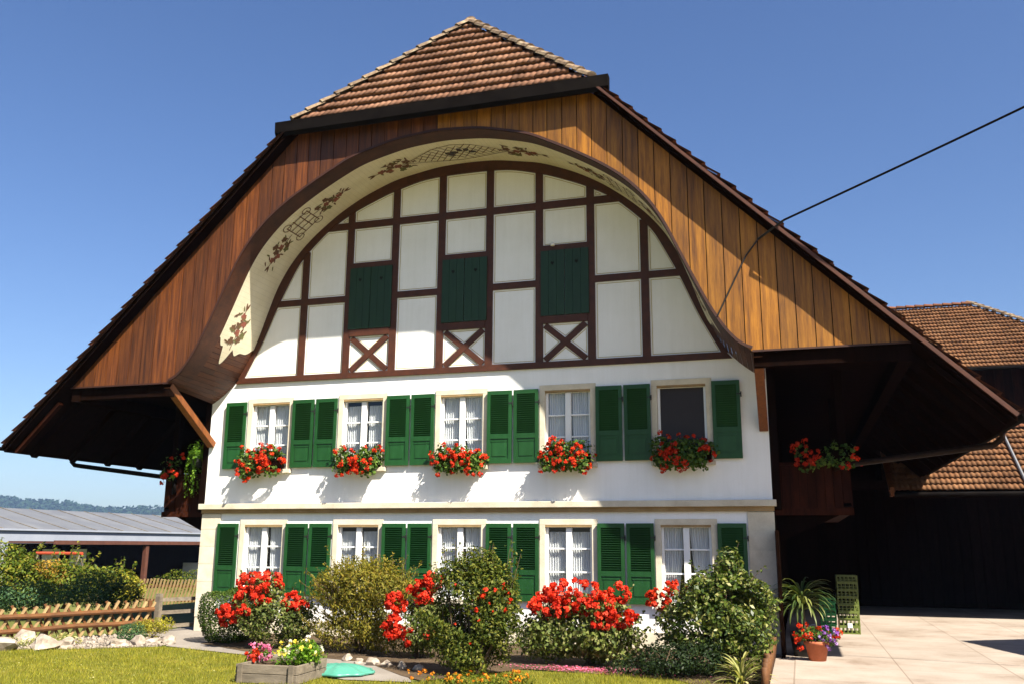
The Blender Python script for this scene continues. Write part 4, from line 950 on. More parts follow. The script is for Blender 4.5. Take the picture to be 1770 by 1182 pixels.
# ------------------------------------------------------------------ buildings at the right
def cart_shed():
    t = thing('cart_shed', 'dark open cart shed under a low brown tiled roof behind the paved yard', 'shed')
    y0, z0 = 8.2, 3.02; sl = math.radians(36)
    tile_sheet('roof', (7.9, y0, z0), (1, 0, 0), (0, math.cos(sl), math.sin(sl)), 2.95, lambda v: 0.34, lambda v: 14, M['tile_far'], t, 0.27, 0.24, 4, 0.034, 0.05, 2)
    mb = MB(); dy, dz = 2.95 * math.cos(sl), 2.95 * math.sin(sl)
    mb.face([(8.2, y0 + dy, z0 + dz - 0.05), (22, y0 + dy, z0 + dz - 0.05), (22, 13.7, 3.3), (8.2, 13.7, 3.3)])
    mb.face([(8.2, y0 + dy, z0 + dz - 0.05), (8.2, 13.7, 3.3), (8.2, y0 + dy, 3.3)])
    mb.face([(8.2, y0 + 0.05, z0 - 0.05), (22, y0 + 0.05, z0 - 0.05), (22, y0 + dy, z0 + dz - 0.05), (8.2, y0 + dy, z0 + dz - 0.05)])
    mb.box(8.22, 22, y0 - 0.0, y0 + 0.05, z0 - 0.16, z0 - 0.01); mb.build('roof_boarding', M['darkwood'], t)
    mb = MB(); mb.box(8.17, 8.26, y0 - 0.02, y0 + 0.3, z0 - 0.10, z0 + 0.12); mb.bar((8.21, y0, z0 + 0.02), (8.21, y0 + dy, z0 + dz + 0.02), 0.06, 0.14, (1, 0, 0)); mb.build('verge_board', M['strut'], t)
    mb = MB(); mb.tube([(8.25, y0 - 0.05, z0 - 0.06), (22, y0 - 0.05, z0 - 0.06)], 0.05, 8); mb.build('gutter', M['gutter'], t)
    mb = MB(); mb.tube([(11.2, y0 + 0.02, z0 + 0.10), (11.2, y0 + dy, z0 + dz + 0.10)], 0.035, 6); mb.build('roof_seam', M['zinc'], t)
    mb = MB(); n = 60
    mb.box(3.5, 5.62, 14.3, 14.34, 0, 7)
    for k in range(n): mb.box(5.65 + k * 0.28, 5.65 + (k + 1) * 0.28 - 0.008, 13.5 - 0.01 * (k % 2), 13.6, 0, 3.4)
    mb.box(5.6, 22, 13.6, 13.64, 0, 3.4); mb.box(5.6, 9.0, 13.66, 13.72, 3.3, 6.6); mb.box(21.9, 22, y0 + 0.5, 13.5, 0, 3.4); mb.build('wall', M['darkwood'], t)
    ridge_caps('ridge', (8.25, y0 + dy, z0 + dz + 0.03), (22, y0 + dy, z0 + dz + 0.03), M['tile_dark'], t, 0.1)
    for x in (13.4, 18.0):
        mb = MB(); mb.box(x, x + 0.2, y0 + 0.6, y0 + 0.8, 0, 3.3); mb.build('post', M['gallery'], t)
    mb = MB(); mb.box(5.7, 22, y0 + 0.55, y0 + 0.75, 3.12, 3.34); mb.build('beam', M['darkwood'], t)
cart_shed()

def big_barn():
    t = thing('barn', 'tall barn with a hipped brown tiled roof rising behind the right eave', 'barn')
    y0, z0, yr, zr = 18.0, 7.75, 22.3, 11.0; x0, xr = 6.5, 13.0
    V = np.array([0, yr - y0, zr - z0]); vl = np.linalg.norm(V)
    # ridge ends at xr, half hip drops to the right
    tile_sheet('roof', (0, y0, z0), (1, 0, 0), V, vl, lambda v: x0, lambda v: 15.3 if v < vl * 0.42 else 15.3 - (v - vl * 0.42) / (vl * 0.58) * (15.3 - xr), M['tile_far'], t, 0.29, 0.26, 4, 0.034, 0.055, 2)
    zc = z0 + (zr - z0) * 0.42; yc = y0 + (yr - y0) * 0.42
    ridge_caps('ridge', (x0, yr, zr + 0.04), (xr, yr, zr + 0.04), M['tile_dark'], t); ridge_caps('hip_ridge', (15.32, yc, zc + 0.05), (xr, yr, zr + 0.04), M['cap'], t)
    mb = MB()
    mb.face([(x0, yr, zr), (xr, yr, zr), (xr, yr + 4, z0), (x0, yr + 4, z0)]); mb.face([(xr, yr, zr), (15.3, yc, zc), (15.3, 2 * yr - yc, zc)])
    mb.face([(x0, y0 + 0.1, z0 - 0.06), (15.25, y0 + 0.1, z0 - 0.06), (15.25, yc, zc - 0.06), (xr, yr, zr - 0.06), (x0, yr, zr - 0.06)])
    mb.build('roof_boarding', M['darkwood'], t)
    mb = MB(); mb.tube([(x0, y0 - 0.06, z0 - 0.04), (15.35, y0 - 0.06, z0 - 0.04)], 0.07, 8); mb.build('gutter', M['gutter'], t)
    mb = MB(); n = 30
    for k in range(n): mb.box(x0 + k * 0.28, x0 + (k + 1) * 0.28 - 0.008, 19.4 - 0.012 * (k % 2), 19.5, 0, z0 + 0.7)
    mb.build('wall', M['gallery'], t); mb = MB(); mb.box(14.8, 14.9, 19.5, 25, 0, 9.4); mb.build('gable_wall', M['gallery'], t)
    mb = MB(); mb.bar((14.3, 19.38, 6.2), (14.3, y0 + 0.2, z0 - 0.2), 0.15, 0.15); mb.build('strut', M['darkwood'], t)
big_barn()

def neighbour():
    t = thing('outbuilding', 'low tiled outbuilding beyond the right edge whose eave corner shades the yard', 'outbuilding', (11.85, 1.3, 0), math.radians(15))
    mb = MB(); mb.box(0.4, 7.5, -8.5, -0.4, 0, 3.7); mb.build('wall', M['render'], t)
    mb = MB(); mb.prism([(-0.02, 3.9), (8, 3.9), (8, 4.04), (-0.02, 4.04)], -9, 0); mb.build('roof_boarding', M['darkwood'], t)
    a = math.radians(20)
    tile_sheet('roof', (0, 0, 4.06), (0, -1, 0), (math.cos(a), 0, math.sin(a)), 8.4, lambda v: 0.0, lambda v: 9.0, M['tile_dark'], t, 0.33, 0.26, 3)
neighbour()

# ------------------------------------------------------------------ buildings and things at the left
def left_buildings():
    t = thing('workshop_hall', 'long low hall with a pale grey sheet-metal roof at the far left', 'hall')
    mb = MB(); y = 10.0
    while y < 75: mb.face([(-36, y, 2.38), (-36, y + 2.35, 2.38), (-41.5, y + 2.35, 3.75), (-41.5, y, 3.75)]); y += 2.38
    mb.build('roof', M['zinc'], t)
    mb = MB(); y = 10.0
    while y < 75: mb.bar((-35.98, y - 0.01, 2.40), (-41.5, y - 0.01, 3.78), 0.06, 0.03); y += 2.38
    mb.build('seam', M['greywood'], t)
    mb = MB(); mb.box(-41.5, -36.05, 8, 75, -1, 2.36); mb.face([(-41.5, 8, 3.7), (-36, 8, 2.36), (-41.5, 8, 2.36)]); mb.build('wall', M['pale_clad'], t)
    mb = MB(); mb.box(-35.99, -35.9, 8, 75, 2.30, 2.40); mb.build('gutter', M['pale_clad'], t)
    t = thing('veranda', 'low dark wooden veranda with a red-brown post in front of the grey hall', 'veranda')
    mb = MB(); mb.box(-33.0, -30.0, 21.8, 41, 1.62, 1.72); mb.box(-30.0, -29.94, 21.7, 41, 1.56, 1.76); mb.build('roof', M['redpost'], t)
    mb = MB(); mb.box(-33.0, -30.3, 21.9, 40.9, 1.56, 1.61); mb.build('ceiling', M['darkwood'], t)
    mb = MB(); mb.box(-33.0, -32.9, 21.8, 41, -1, 1.6); mb.box(-33, -31, 40.8, 41, -1, 1.6); mb.box(-33, -30.2, 21.8, 41, -1, -0.86); mb.build('wall', M['darkwood'], t)
    mb = MB(); mb.box(-30.25, -30.02, 28.7, 28.95, -1, 1.51); mb.build('post', M['redpost'], t)
    mb = MB(); mb.box(-30.25, -30.02, 38.0, 38.25, -1, 1.51); mb.build('post', M['redpost'], t)
    for y in (24.0, 26.0):
        mb = MB(); mb.box(-32.89, -32.84, y, y + 1.2, 0.0, 1.3); mb.build('window', M['curtain'], t)
    mb = MB(); mb.box(-33, -30.3, 36, 38, -0.9, 0.4); tag(mb.build('garden_table', M['card']), 'white cloth-covered table standing under the far end of the veranda', 'table')
    # swing frame with a red top bar
    t = thing('swing_frame', 'red top bar of a garden swing frame with white legs in the hedge', 'swing', (-17.6, 9.0, -0.4))
    mb = MB(); mb.tube([(-0.95, 0, 1.72), (0.95, 0, 1.72)], 0.05, 8); mb.build('top_bar', M['red_paint'], t)
    for s in (-1, 1):
        for q in (-1, 1):
            mb = MB(); mb.tube([(s * 0.85, 0, 1.70), (s * 0.98, q * 0.6, 0)], 0.025, 8); mb.build('leg', M['greywood'], t)
left_buildings()

# fences
def lattice_fence():
    t = thing('lattice_fence', 'low rustic lattice fence of crossed pale sticks with two brown rails by the lawn', 'fence')
    A, B = Vector((-7.95, -6.4, 0)), Vector((-6.02, -0.75, 0)); d = (B - A); L = d.length; d.normalize(); nrm = Vector((d.y, -d.x, 0)); up = Vector((0, 0, 1))
    r = random.Random(8)
    for z in (0.22, 0.45):
        mb = MB(); mb.tube([A + d * (L * k / 8) + up * (z + 0.012 * r.uniform(-1, 1)) + nrm * 0.035 for k in range(9)], 0.042, 8); mb.build('rail', M['fence'], t)
    for s in (-1, 1):
        x = 0.0
        while x < L - 0.1:
            h = 0.57 + r.uniform(-0.03, 0.03); a = A + d * (x + 0.22 * (s < 0)) + up * 0.03; b = a + d * (0.32 * s) + up * h
            off = nrm * (-0.012 if s > 0 else -0.052)
            mb = MB(); mb.bar(a + off, b + off, 0.042, 0.03, nrm); mb.build('stick', M['lattice' if s > 0 else 'fence'], t); x += 0.19
    for k in range(4):
        p = A + d * (L * k / 3); mb = MB(); mb.tube([p - nrm * 0.10, p - nrm * 0.10 + up * 0.60], 0.045, 8); mb.build('post', M['fence'], t)
lattice_fence()
def slanted_fence():
    t = thing('picket_fence', 'pale fence of slanted pickets behind the gate', 'fence')
    r = random.Random(2); x = -15.9
    while x < -11.6:
        mb = MB(); mb.bar((x, 9.0, -0.32), (x + 0.24, 9.0, 0.56 + r.uniform(-0.02, 0.02)), 0.06, 0.02, (0, 1, 0)); mb.build('picket', M['lattice'], t); x += 0.13
    for z in (-0.12, 0.32):
        mb = MB(); mb.box(-15.9, -11.4, 9.02, 9.06, z, z + 0.07); mb.build('rail', M['fence'], t)
slanted_fence()
def gate():
    t = thing('garden_gate', 'low grey weathered rail gate between lattice fence and house corner', 'gate')
    A, B = Vector((-5.98, -0.62, 0)), Vector((-5.66, 0.18, 0))
    A, B = Vector((-6.05, -0.55, 0)), Vector((-5.64, 0.55, 0))
    for z in (0.10, 0.36, 0.60):
        mb = MB(); mb.bar(A + Vector((0, 0, z)), B + Vector((0, 0, z)), 0.03, 0.07); mb.build('rail', M['greywood'], t)
    for p, h, m in ((A, 0.72, 'greywood'), (B, 0.68, 'fence')):
        mb = MB(); mb.box(p.x - 0.05, p.x + 0.05, p.y - 0.05, p.y + 0.05, 0, h); mb.build('post', M[m], t)
gate()

# rocks along the lawn
def rocks():
    r = np.random.default_rng(21)
    spec = [(-6.35, -3.95, 0.30, 0.15, 'long flat pale rock at the lawn edge nearest the left frame'), (-5.85, -3.55, 0.27, 0.14, 'broad flat grey slab of rock at the lawn edge under the silvery ground plant'), (-6.45, -3.35, 0.20, 0.17, 'rounded white rock under the lattice fence')]
    for k in range(9):
        f = k / 8.0; spec.append((-6.1 + 1.75 * f + r.normal() * 0.10, -3.62 + 1.25 * f + r.normal() * 0.12, r.uniform(0.09, 0.19), r.uniform(0.07, 0.13), None))
    for k in range(6): spec.append((-0.55 + 0.28 * k, -3.25 - 0.13 * k + r.normal() * 0.05, r.uniform(0.07, 0.12), r.uniform(0.05, 0.08), 'bed'))
    for x, y, w_, h, lab in spec:
        bm = bmesh.new(); bmesh.ops.create_icosphere(bm, subdivisions=2, radius=1.0); sd = r.uniform(0, 50)
        for v in bm.verts:
            k = 1 + 0.22 * math.sin(v.co.x * 3 + sd) * math.sin(v.co.y * 4 + sd * 2) + 0.12 * math.sin(v.co.z * 6 + sd * 3)
            v.co = Vector((v.co.x * w_ * k, v.co.y * w_ * 0.75 * k, v.co.z * h * k))
        me = bpy.data.meshes.new('rock'); bm.to_mesh(me); bm.free(); me.materials.append(M['rock'])
        o = link('rock', me); o.location = (x, y, h * 0.45); o.rotation_euler = (r.normal() * 0.15, r.normal() * 0.15, r.uniform(0, 3))
        if lab == 'bed': tag(o, 'small pale stone edging the flower bed behind the turquoise lid', 'rock', 'stones edging the flower bed')
        elif lab: tag(o, lab, 'rock', 'rocks along the lawn')
        else: tag(o, 'small rounded pale rock in the row edging the lawn before the lattice fence', 'rock', 'small rocks along the lawn')
rocks()

# ------------------------------------------------------------------ plants
def shrub(name, label, cat, loc, blobs, n, size, mat, seed, aspect=0.5, shell=0.45, sc=4.0, gap=-0.25, trunk=None, flowers=(), up=0.3, group=None, jitter=0.7, along=None, shoots=0, sl=0.3):
    """flowers: (list of ball centres or blob list, count, radius, petals, material, part name)"""
    r = np.random.default_rng(seed); t = thing(name, label, cat, loc, 0, group)
    P, N = cloud(blobs, n, r, shell, seed, sc, gap)
    if shoots:
        S0, N0 = cloud(blobs, shoots, r, 0.9, seed + 2, 1.0, -2); sm = MB(); PP, NN = [P], [N]
        for p, n_ in zip(S0, N0):
            d = np.array([n_[0], n_[1], abs(n_[2]) * 0.6 + 0.55]) + r.normal(size=3) * 0.18; d /= np.linalg.norm(d); L = sl * r.uniform(0.5, 1.3); k = int(L / (size * 0.28)) + 3
            ax = p - d * 0.12 + np.outer(np.linspace(0, 1, k), d) * (L + 0.12); PP.append(ax + r.normal(size=ax.shape) * size * 0.22); NN.append(unit(np.tile(d, (k, 1)) + r.normal(size=ax.shape) * 0.8))
            sm.tube([tuple(p - d * 0.2), tuple(p + d * L)], [0.006, 0.002], 4)
        P, N = np.concatenate(PP), np.concatenate(NN); sm.build('shoots', M['bark'], t)
    leaves('foliage', P, N, size, M[mat], t, r, aspect, up, jitter=jitter, along=None if along is None else np.tile(np.array(along, float), (len(P), 1)) + 0.6 * N)
    if trunk:
        mb = MB()
        for k in range(trunk[0]):
            b = blobs[k % len(blobs)]; e = (b[0] + r.normal() * b[3] * 0.35, b[1] + r.normal() * b[4] * 0.35, b[2] + b[5] * r.uniform(0.0, 0.7))
            twigs(mb, (r.normal() * 0.05, r.normal() * 0.05, 0), [e], trunk[1], r)
        mb.build('stems', M['bark'], t)
    for fb, cnt, rad, per, fm, pn in flowers:
        P, N = cloud(fb, cnt, r, 0.75, seed + 9, 3.0, -0.8); blooms(pn, P, N, rad, per, M[fm], t, r)
    return t

def geranium(name, label, loc, w_, seed, n=620, nf=46, d=0.17, box=True, h=0.23, hang=0.22, lm='ger_leaf', group=None, bw=None):
    r = np.random.default_rng(seed); t = thing(name, label, 'flower box', loc, 0, group)
    if box:
        b = (bw or w_ * 0.86) / 2; mb = MB(); mb.box(-b, b, -0.085, 0.085, 0.0, 0.14); mb.box(-b - 0.01, b + 0.01, -0.095, 0.095, 0.14, 0.16); mb.build('box', M['darkwood'], t)
    blobs = [(x, -0.06 + 0.03 * r.normal(), 0.17 + 0.04 * r.normal(), w_ * 0.17, d, h * r.uniform(0.75, 1.25)) for x in np.linspace(-w_ * 0.36, w_ * 0.36, 5)]
    blobs += [(x, -0.15, 0.02 - 0.04 * abs(r.normal()), w_ * 0.16, d * 0.7, hang * 0.8) for x in np.linspace(-w_ * 0.32, w_ * 0.32, 5)]
    P, N = cloud([(b[0], b[1], b[2] + 5, b[3], b[4], b[5]) for b in blobs], n, r, 0.3, seed, 6, -0.35); P[:, 2] -= 5
    P[:, 1] = np.minimum(P[:, 1], 0.06); leaves('foliage', P, N, 0.07, M[lm], t, r, 0.85, 0.4)
    P, N = cloud([(b[0], b[1] - 0.02, b[2] + 5, b[3] * 1.08, b[4] * 1.1, b[5] * 1.05) for b in blobs], nf * 4, r, 0.9, seed + 3, 5, -0.4); P[:, 2] -= 5
    k = (N[:, 1] < 0.25); P, N = P[k][:nf], N[k][:nf]
    blooms('blossoms', P, N, 0.052, 20, M['red'], t, r, 0.42)
    return t

names = ['at the far-left upper window', 'at the second upper window from the left', 'at the middle upper window', 'at the half-shaded fourth upper window', 'below the dark-screened upper window in shade']
for i, c in enumerate(wc):
    geranium('geranium_box', 'overflowing box of red geraniums ' + names[i], (c + (-0.03, 0.02, 0.04, 0.0, 0.02)[i], -0.11, 3.14), (0.98, 0.96, 1.03, 1.0, 1.1)[i], 31 + i, group='geranium boxes on the upper window sills', nf=(56, 50, 60, 54, 50)[i], n=1350)
geranium('geranium_box', 'red geraniums along the shaded gallery parapet at the right', (6.48, 0.28, 3.08), 1.0, 41, 260, 26, 0.12, hang=0.15, group='geranium boxes on the galleries')
geranium('geranium_box', 'few red geraniums on the dark gallery parapet at the left', (-6.62, 0.28, 3.10), 0.5, 42, 120, 13, 0.12, hang=0.15, group='geranium boxes on the galleries')

def hanging_vine():
    r = np.random.default_rng(51); t = thing('hanging_plant', 'bright green trailing plant hanging at the left gallery beside the corner strut', 'plant', (-5.98, 0.22, 3.15))
    mb = MB(); mb.lathe([(0.0, 0.10), (0.10, 0.10), (0.13, 0.26), (0.11, 0.26), (0.09, 0.14), (0, 0.14)], 14); mb.build('pot', M['black_plastic'], t)
    P, N = [], []
    for k in range(26):
        a = r.uniform(0, 6.28); L = r.uniform(0.35, 0.95); x, y = 0.10 * math.cos(a), 0.08 * math.sin(a); m = int(L * 34)
        s = np.linspace(0, 1, m); out = 0.13 * np.sin(np.minimum(s * 2.2, 1.57))
        P.append(np.stack([x + math.cos(a) * out + r.normal(size=m) * 0.018, y + math.sin(a) * out * 0.6 - 0.05 + r.normal(size=m) * 0.018, 0.42 + 0.22 * np.sin(s * 2) * (1 - s) - s * L], 1)); N.append(np.tile([math.cos(a), math.sin(a) - 0.4, 0.2], (m, 1)))
    P2, N2 = cloud([(0, -0.02, 0.45, 0.22, 0.18, 0.2)], 320, r, 0.3, 3, 5)
    leaves('foliage', np.concatenate(P + [P2]), np.concatenate(N + [N2]), 0.06, M['vine_leaf'], t, r, 0.65, 0.2, droop=0.5)
hanging_vine()

shrub('boxwood_ball', 'clipped dark green boxwood ball by the left house corner', 'shrub', (-3.66, -1.5, 0), [(0, 0, 0.45, 0.58, 0.58, 0.52)], 16000, 0.036, 'box_leaf', 61, 0.6, 0.84, 9, -0.9, jitter=0.6)
shrub('rose_bush', 'tall red rose bush beside the boxwood ball, flowering up to the shutter', 'rose bush', (-2.75, -2.25, 0),
      [(0.3, 0, 0.45, 0.5, 0.4, 0.42), (-0.1, 0, 0.7, 0.32, 0.3, 0.35), (0.15, 0.05, 0.95, 0.3, 0.25, 0.2)], 3600, 0.066, 'rose_leaf', 62, 0.6, shoots=26, sl=0.22, trunk=(7, 0.014),
      flowers=[([(0.02, -0.05, 1.06, 0.42, 0.26, 0.16), (-0.1, -0.15, 0.86, 0.22, 0.2, 0.10), (0.14, -0.12, 0.84, 0.2, 0.2, 0.10), (-0.42, -0.2, 0.55, 0.19, 0.17, 0.2), (-0.08, -0.26, 0.62, 0.13, 0.1, 0.09)], 180, 0.05, 14, 'rose_red', 'blossoms')])
shrub('rose_bush', 'small red rose with pale leaves between the tall rose and the golden shrub', 'rose bush', (-1.98, -2.1, 0),
      [(-0.15, 0, 0.4, 0.36, 0.3, 0.36), (0.0, 0, 0.62, 0.2, 0.2, 0.2)], 1500, 0.064, 'rose_leaf', 63, 0.6, shoots=14, sl=0.18, trunk=(4, 0.012),
      flowers=[([(-0.18, -0.1, 0.76, 0.16, 0.14, 0.12), (0.02, -0.1, 0.70, 0.12, 0.12, 0.05)], 42, 0.05, 14, 'rose_red', 'blossoms')])
shrub('golden_shrub', 'broad rounded yellow-green shrub before the second ground-floor window', 'shrub', (-0.85, -2.2, 0),
      [(0, 0, 1.02, 0.80, 0.60, 0.42), (-0.45, 0, 0.95, 0.42, 0.45, 0.36), (0.5, 0, 0.98, 0.42, 0.45, 0.36), (0.05, 0, 0.55, 0.62, 0.5, 0.42), (0.0, 0, 1.28, 0.5, 0.4, 0.24), (-0.3, 0, 0.3, 0.6, 0.45, 0.3), (0.4, 0, 0.32, 0.5, 0.42, 0.3)], 17000, 0.062, 'gold_leaf', 64, 0.36, 0.3, 5.5, -0.3, trunk=(9, 0.018), up=0.1, along=(0, 0, 0.5), shoots=150, sl=0.26)
shrub('rose_bush', 'red rose bush with three loose clusters right of the golden shrub', 'rose bush', (0.3, -2.5, 0),
      [(0, 0, 0.42, 0.48, 0.36, 0.40), (0.2, 0, 0.72, 0.36, 0.3, 0.26)], 3000, 0.064, 'rose_leaf', 65, 0.6, shoots=22, sl=0.22, trunk=(6, 0.013),
      flowers=[([(-0.33, -0.2, 0.80, 0.15, 0.13, 0.13), (-0.33, -0.25, 0.46, 0.14, 0.12, 0.16), (0.08, -0.15, 0.98, 0.2, 0.18, 0.16), (0.25, -0.15, 1.14, 0.14, 0.12, 0.12), (-0.08, -0.3, 0.36, 0.07, 0.07, 0.15), (0.28, -0.3, 0.36, 0.06, 0.06, 0.06)], 150, 0.052, 14, 'rose_red', 'blossoms')])

def tall_shrub():
    r = np.random.default_rng(66); t = thing('firethorn_shrub', 'tall dense dark-stemmed shrub with upright leafy shoots in the middle of the bed', 'shrub', (1.68, -4.05, 0))
    blobs = [(0, 0, 0.95, 0.42, 0.36, 0.55), (-0.15, 0, 0.55, 0.38, 0.34, 0.40), (0.25, 0, 0.6, 0.42, 0.36, 0.45), (0.12, 0, 1.35, 0.33, 0.28, 0.32), (0.0, 0, 0.28, 0.5, 0.4, 0.26), (-0.38, 0, 0.75, 0.36, 0.34, 0.42), (-0.2, 0, 1.15, 0.34, 0.3, 0.36), (0.3, 0, 1.1, 0.36, 0.3, 0.36), (0.42, 0, 0.85, 0.28, 0.3, 0.4)]
    P, N = cloud(blobs, 17000, r, 0.3, 66, 5.0, -0.15); PP, NN = [P], [N]; mb = MB()
    for k in range(30):
        a = r.uniform(-0.5, 0.52); y = r.normal() * 0.16; L = r.uniform(0.9, 1.55) * (1 - 0.25 * abs(a)); lean = a * 0.35 + r.normal() * 0.06
        s = np.linspace(0.3, 1, 40); ax = np.stack([a + lean * s, y + 0.05 * s, 0.45 + s * L], 1); PP.append(ax + r.normal(size=ax.shape) * 0.028); NN.append(unit(r.normal(size=ax.shape) + [0, 0, 0.4]))
        mb.tube([(a * 0.2, y * 0.3, 0.0), (a * 0.8, y, 0.45), (a + lean, y + 0.05, 0.45 + L)], [0.014, 0.008, 0.003], 5)
    leaves('foliage', np.concatenate(PP), np.concatenate(NN), 0.06, M['tall_leaf'], t, r, 0.42, 0.4, along=None)
    mb.tube([(0, 0, 0), (0.02, 0, 0.4), (-0.03, 0, 0.9)], [0.04, 0.035, 0.015], 7); mb.build('stems', M['bark'], t)
    P, N = cloud([(0, -0.1, 0.8, 0.5, 0.4, 0.65)], 16, r, 0.8, 4, 2, -0.9); blooms('red_berries', P, N, 0.018, 8, M['red'], t, r)  # the shrub's berries, drawn as tiny balls of red petals
    P, N = cloud([(0.35, -0.05, 0.95, 0.25, 0.3, 0.25)], 24, r, 0.8, 4, 2, -0.9); blooms('blossoms', P, N, 0.038, 10, M['red'], t, r)
tall_shrub()
shrub('rose_bush', 'widest red rose bush, a mass of bloom under the fourth ground-floor window', 'rose bush', (2.95, -2.4, 0),
      [(-0.15, 0, 0.42, 0.72, 0.45, 0.42), (0.4, -0.1, 0.36, 0.5, 0.42, 0.34), (-0.65, -0.05, 0.45, 0.45, 0.4, 0.42), (0, 0, 0.8, 0.6, 0.35, 0.2)], 9000, 0.068, 'rose_leaf', 67, 0.62, shoots=40, sl=0.24, trunk=(10, 0.014),
      flowers=[([(-0.25, -0.1, 1.0, 0.5, 0.28, 0.2), (-0.5, -0.2, 0.82, 0.36, 0.25, 0.16), (0.1, -0.22, 0.84, 0.32, 0.25, 0.16), (0.45, -0.05, 0.98, 0.16, 0.15, 0.15), (0.5, -0.25, 0.68, 0.24, 0.2, 0.13), (0.28, -0.28, 0.62, 0.2, 0.15, 0.1)], 260, 0.05, 14, 'rose_red', 'blossoms')])
shrub('rose_bush', 'few orange-red roses peeking out left of the big glossy shrub', 'rose bush', (3.98, -2.3, 0),
      [(0.15, 0, 0.6, 0.25, 0.25, 0.45)], 420, 0.06, 'rose_leaf', 68, 0.6, trunk=(3, 0.012),
      flowers=[([(-0.02, -0.1, 0.93, 0.2, 0.14, 0.12), (0.25, -0.1, 1.12, 0.2, 0.14, 0.06)], 40, 0.046, 14, 'red', 'blossoms')])
shrub('laurel_shrub', 'large glossy dark green shrub before the right house corner', 'shrub', (4.80, -2.75, 0),
      [(0, 0, 0.82, 0.62, 0.52, 0.42), (0.22, 0, 0.6, 0.55, 0.55, 0.48), (-0.2, 0, 0.55, 0.58, 0.5, 0.45), (0.22, 0, 1.30, 0.25, 0.25, 0.36), (0.1, 0, 1.1, 0.5, 0.42, 0.32), (0.55, 0, 0.95, 0.28, 0.35, 0.32)], 14000, 0.074, 'gloss_leaf', 69, 0.5, 0.3, 4.5, -0.15, trunk=(9, 0.018), shoots=110, sl=0.2)
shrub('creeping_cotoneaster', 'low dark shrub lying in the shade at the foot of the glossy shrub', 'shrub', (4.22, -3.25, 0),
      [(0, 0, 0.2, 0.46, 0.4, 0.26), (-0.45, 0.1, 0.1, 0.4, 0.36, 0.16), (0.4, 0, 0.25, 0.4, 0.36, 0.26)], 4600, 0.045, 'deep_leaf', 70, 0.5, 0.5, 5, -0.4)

def strap_plant(name, label, cat, loc, n, L, wd, mat, seed, base_z=0.0, trunk=0.0, up=0.6, pot=None, spread=1.0):
    r = np.random.default_rng(seed); t = thing(name, label, cat, loc); VV, FF, b = [], [], 0
    if pot: pot(t)
    if trunk:
        mb = MB(); mb.tube([(0, 0, base_z), (0.01, 0, base_z + trunk)], 0.03, 8); mb.build('stem', M['bark'], t)
    z0 = base_z + trunk
    for k in range(n):
        a = r.uniform(0, 6.28); e = r.uniform(0.1, 1.25) ** 1.0 * up + 0.15; l = L * r.uniform(0.7, 1.15); m = 9; p = np.array([0, 0, z0 + r.uniform(-0.08, 0.05)]); th = min(1.45, e)
        for j in range(m):
            s = j / (m - 1); hd = np.array([math.cos(a), math.sin(a), 0]); sd = np.array([-math.sin(a), math.cos(a), 0]); w_ = wd * (0.55 + 1.3 * s) * (1 - s) ** 0.55 if s < 1 else 0.0005
            VV += [p - sd * w_ / 2, p + np.array([0, 0, -w_ * 0.2]), p + sd * w_ / 2]
            el = th - spread * 2.1 * s ** 1.3; p = p + (hd * math.cos(el) + np.array([0, 0, 1]) * math.sin(el)) * l / (m - 1)
        for j in range(m - 1):
            for q in range(2): FF.append((b + 3 * j + q, b + 3 * j + q + 1, b + 3 * j + 4 + q, b + 3 * j + 3 + q))
        b += 3 * m
    npmesh('foliage', np.array(VV), np.array(FF), M[mat], t); return t
strap_plant('variegated_plant', 'cream-striped strap-leaved plant at the foot of the glossy shrub', 'plant', (5.18, -3.6, 0), 80, 0.46, 0.034, 'varieg_leaf', 71, up=1.45, spread=0.7)

# wooden trough with summer flowers
def trough():
    a = thing('wooden_trough', 'weathered grey plank trough in the lawn holding bright flowers', 'planter', (-0.46, -5.2, 0), math.radians(3))
    L, W_, H = 0.42, 0.42, 0.22
    for s in (-1, 1):
        mb = MB()
        for k in range(2): mb.box(-L, L, *sorted((s * W_, s * (W_ - 0.035))), 0.0 + k * 0.113, 0.108 + k * 0.113)
        mb.build('long_side', M['greywood'], a, bevel=0.006)
        mb = MB()
        for k in range(2): mb.box(*sorted((s * L, s * (L - 0.035))), -W_ + 0.037, W_ - 0.037, k * 0.113, 0.107 + k * 0.113)
        mb.build('end_board', M['greywood'], a, bevel=0.006)
    for sx in (-1, 1):
        for sy in (-1, 1):
            mb = MB(); mb.box(*sorted((sx * (L - 0.04), sx * (L - 0.10))), *sorted((sy * (W_ + 0.002), sy * (W_ + 0.03))), 0, H + 0.01); mb.build('corner_batten', M['greywood'], a)
    mb = MB(); mb.box(-L + 0.04, L - 0.04, -W_ + 0.04, W_ - 0.04, 0.02, 0.18); mb.build('soil', M['soil'], a)
    t = shrub('trough_flowers', 'yellow, white and pink summer flowers growing in the grey trough', 'flowers', (-0.48, -5.15, 0.16), [(0.15, 0.05, 0.12, 0.38, 0.24, 0.16), (-0.3, 0, 0.08, 0.25, 0.2, 0.13), (0.3, 0.05, 0.18, 0.2, 0.18, 0.14)], 1500, 0.05, 'vine_leaf', 72, 0.5, flowers=[
        ([(0.2, -0.02, 0.22, 0.34, 0.22, 0.10)], 26, 0.028, 9, 'yellow', 'yellow_blossoms'), ([(0.25, -0.02, 0.25, 0.3, 0.22, 0.12)], 14, 0.026, 9, 'white_petal', 'white_blossoms'),
        ([(-0.32, -0.08, 0.16, 0.17, 0.16, 0.12)], 24, 0.03, 10, 'pink', 'pink_blossoms'), ([(-0.42, -0.1, 0.10, 0.1, 0.1, 0.08)], 12, 0.034, 10, 'red', 'red_blossoms')])
trough()

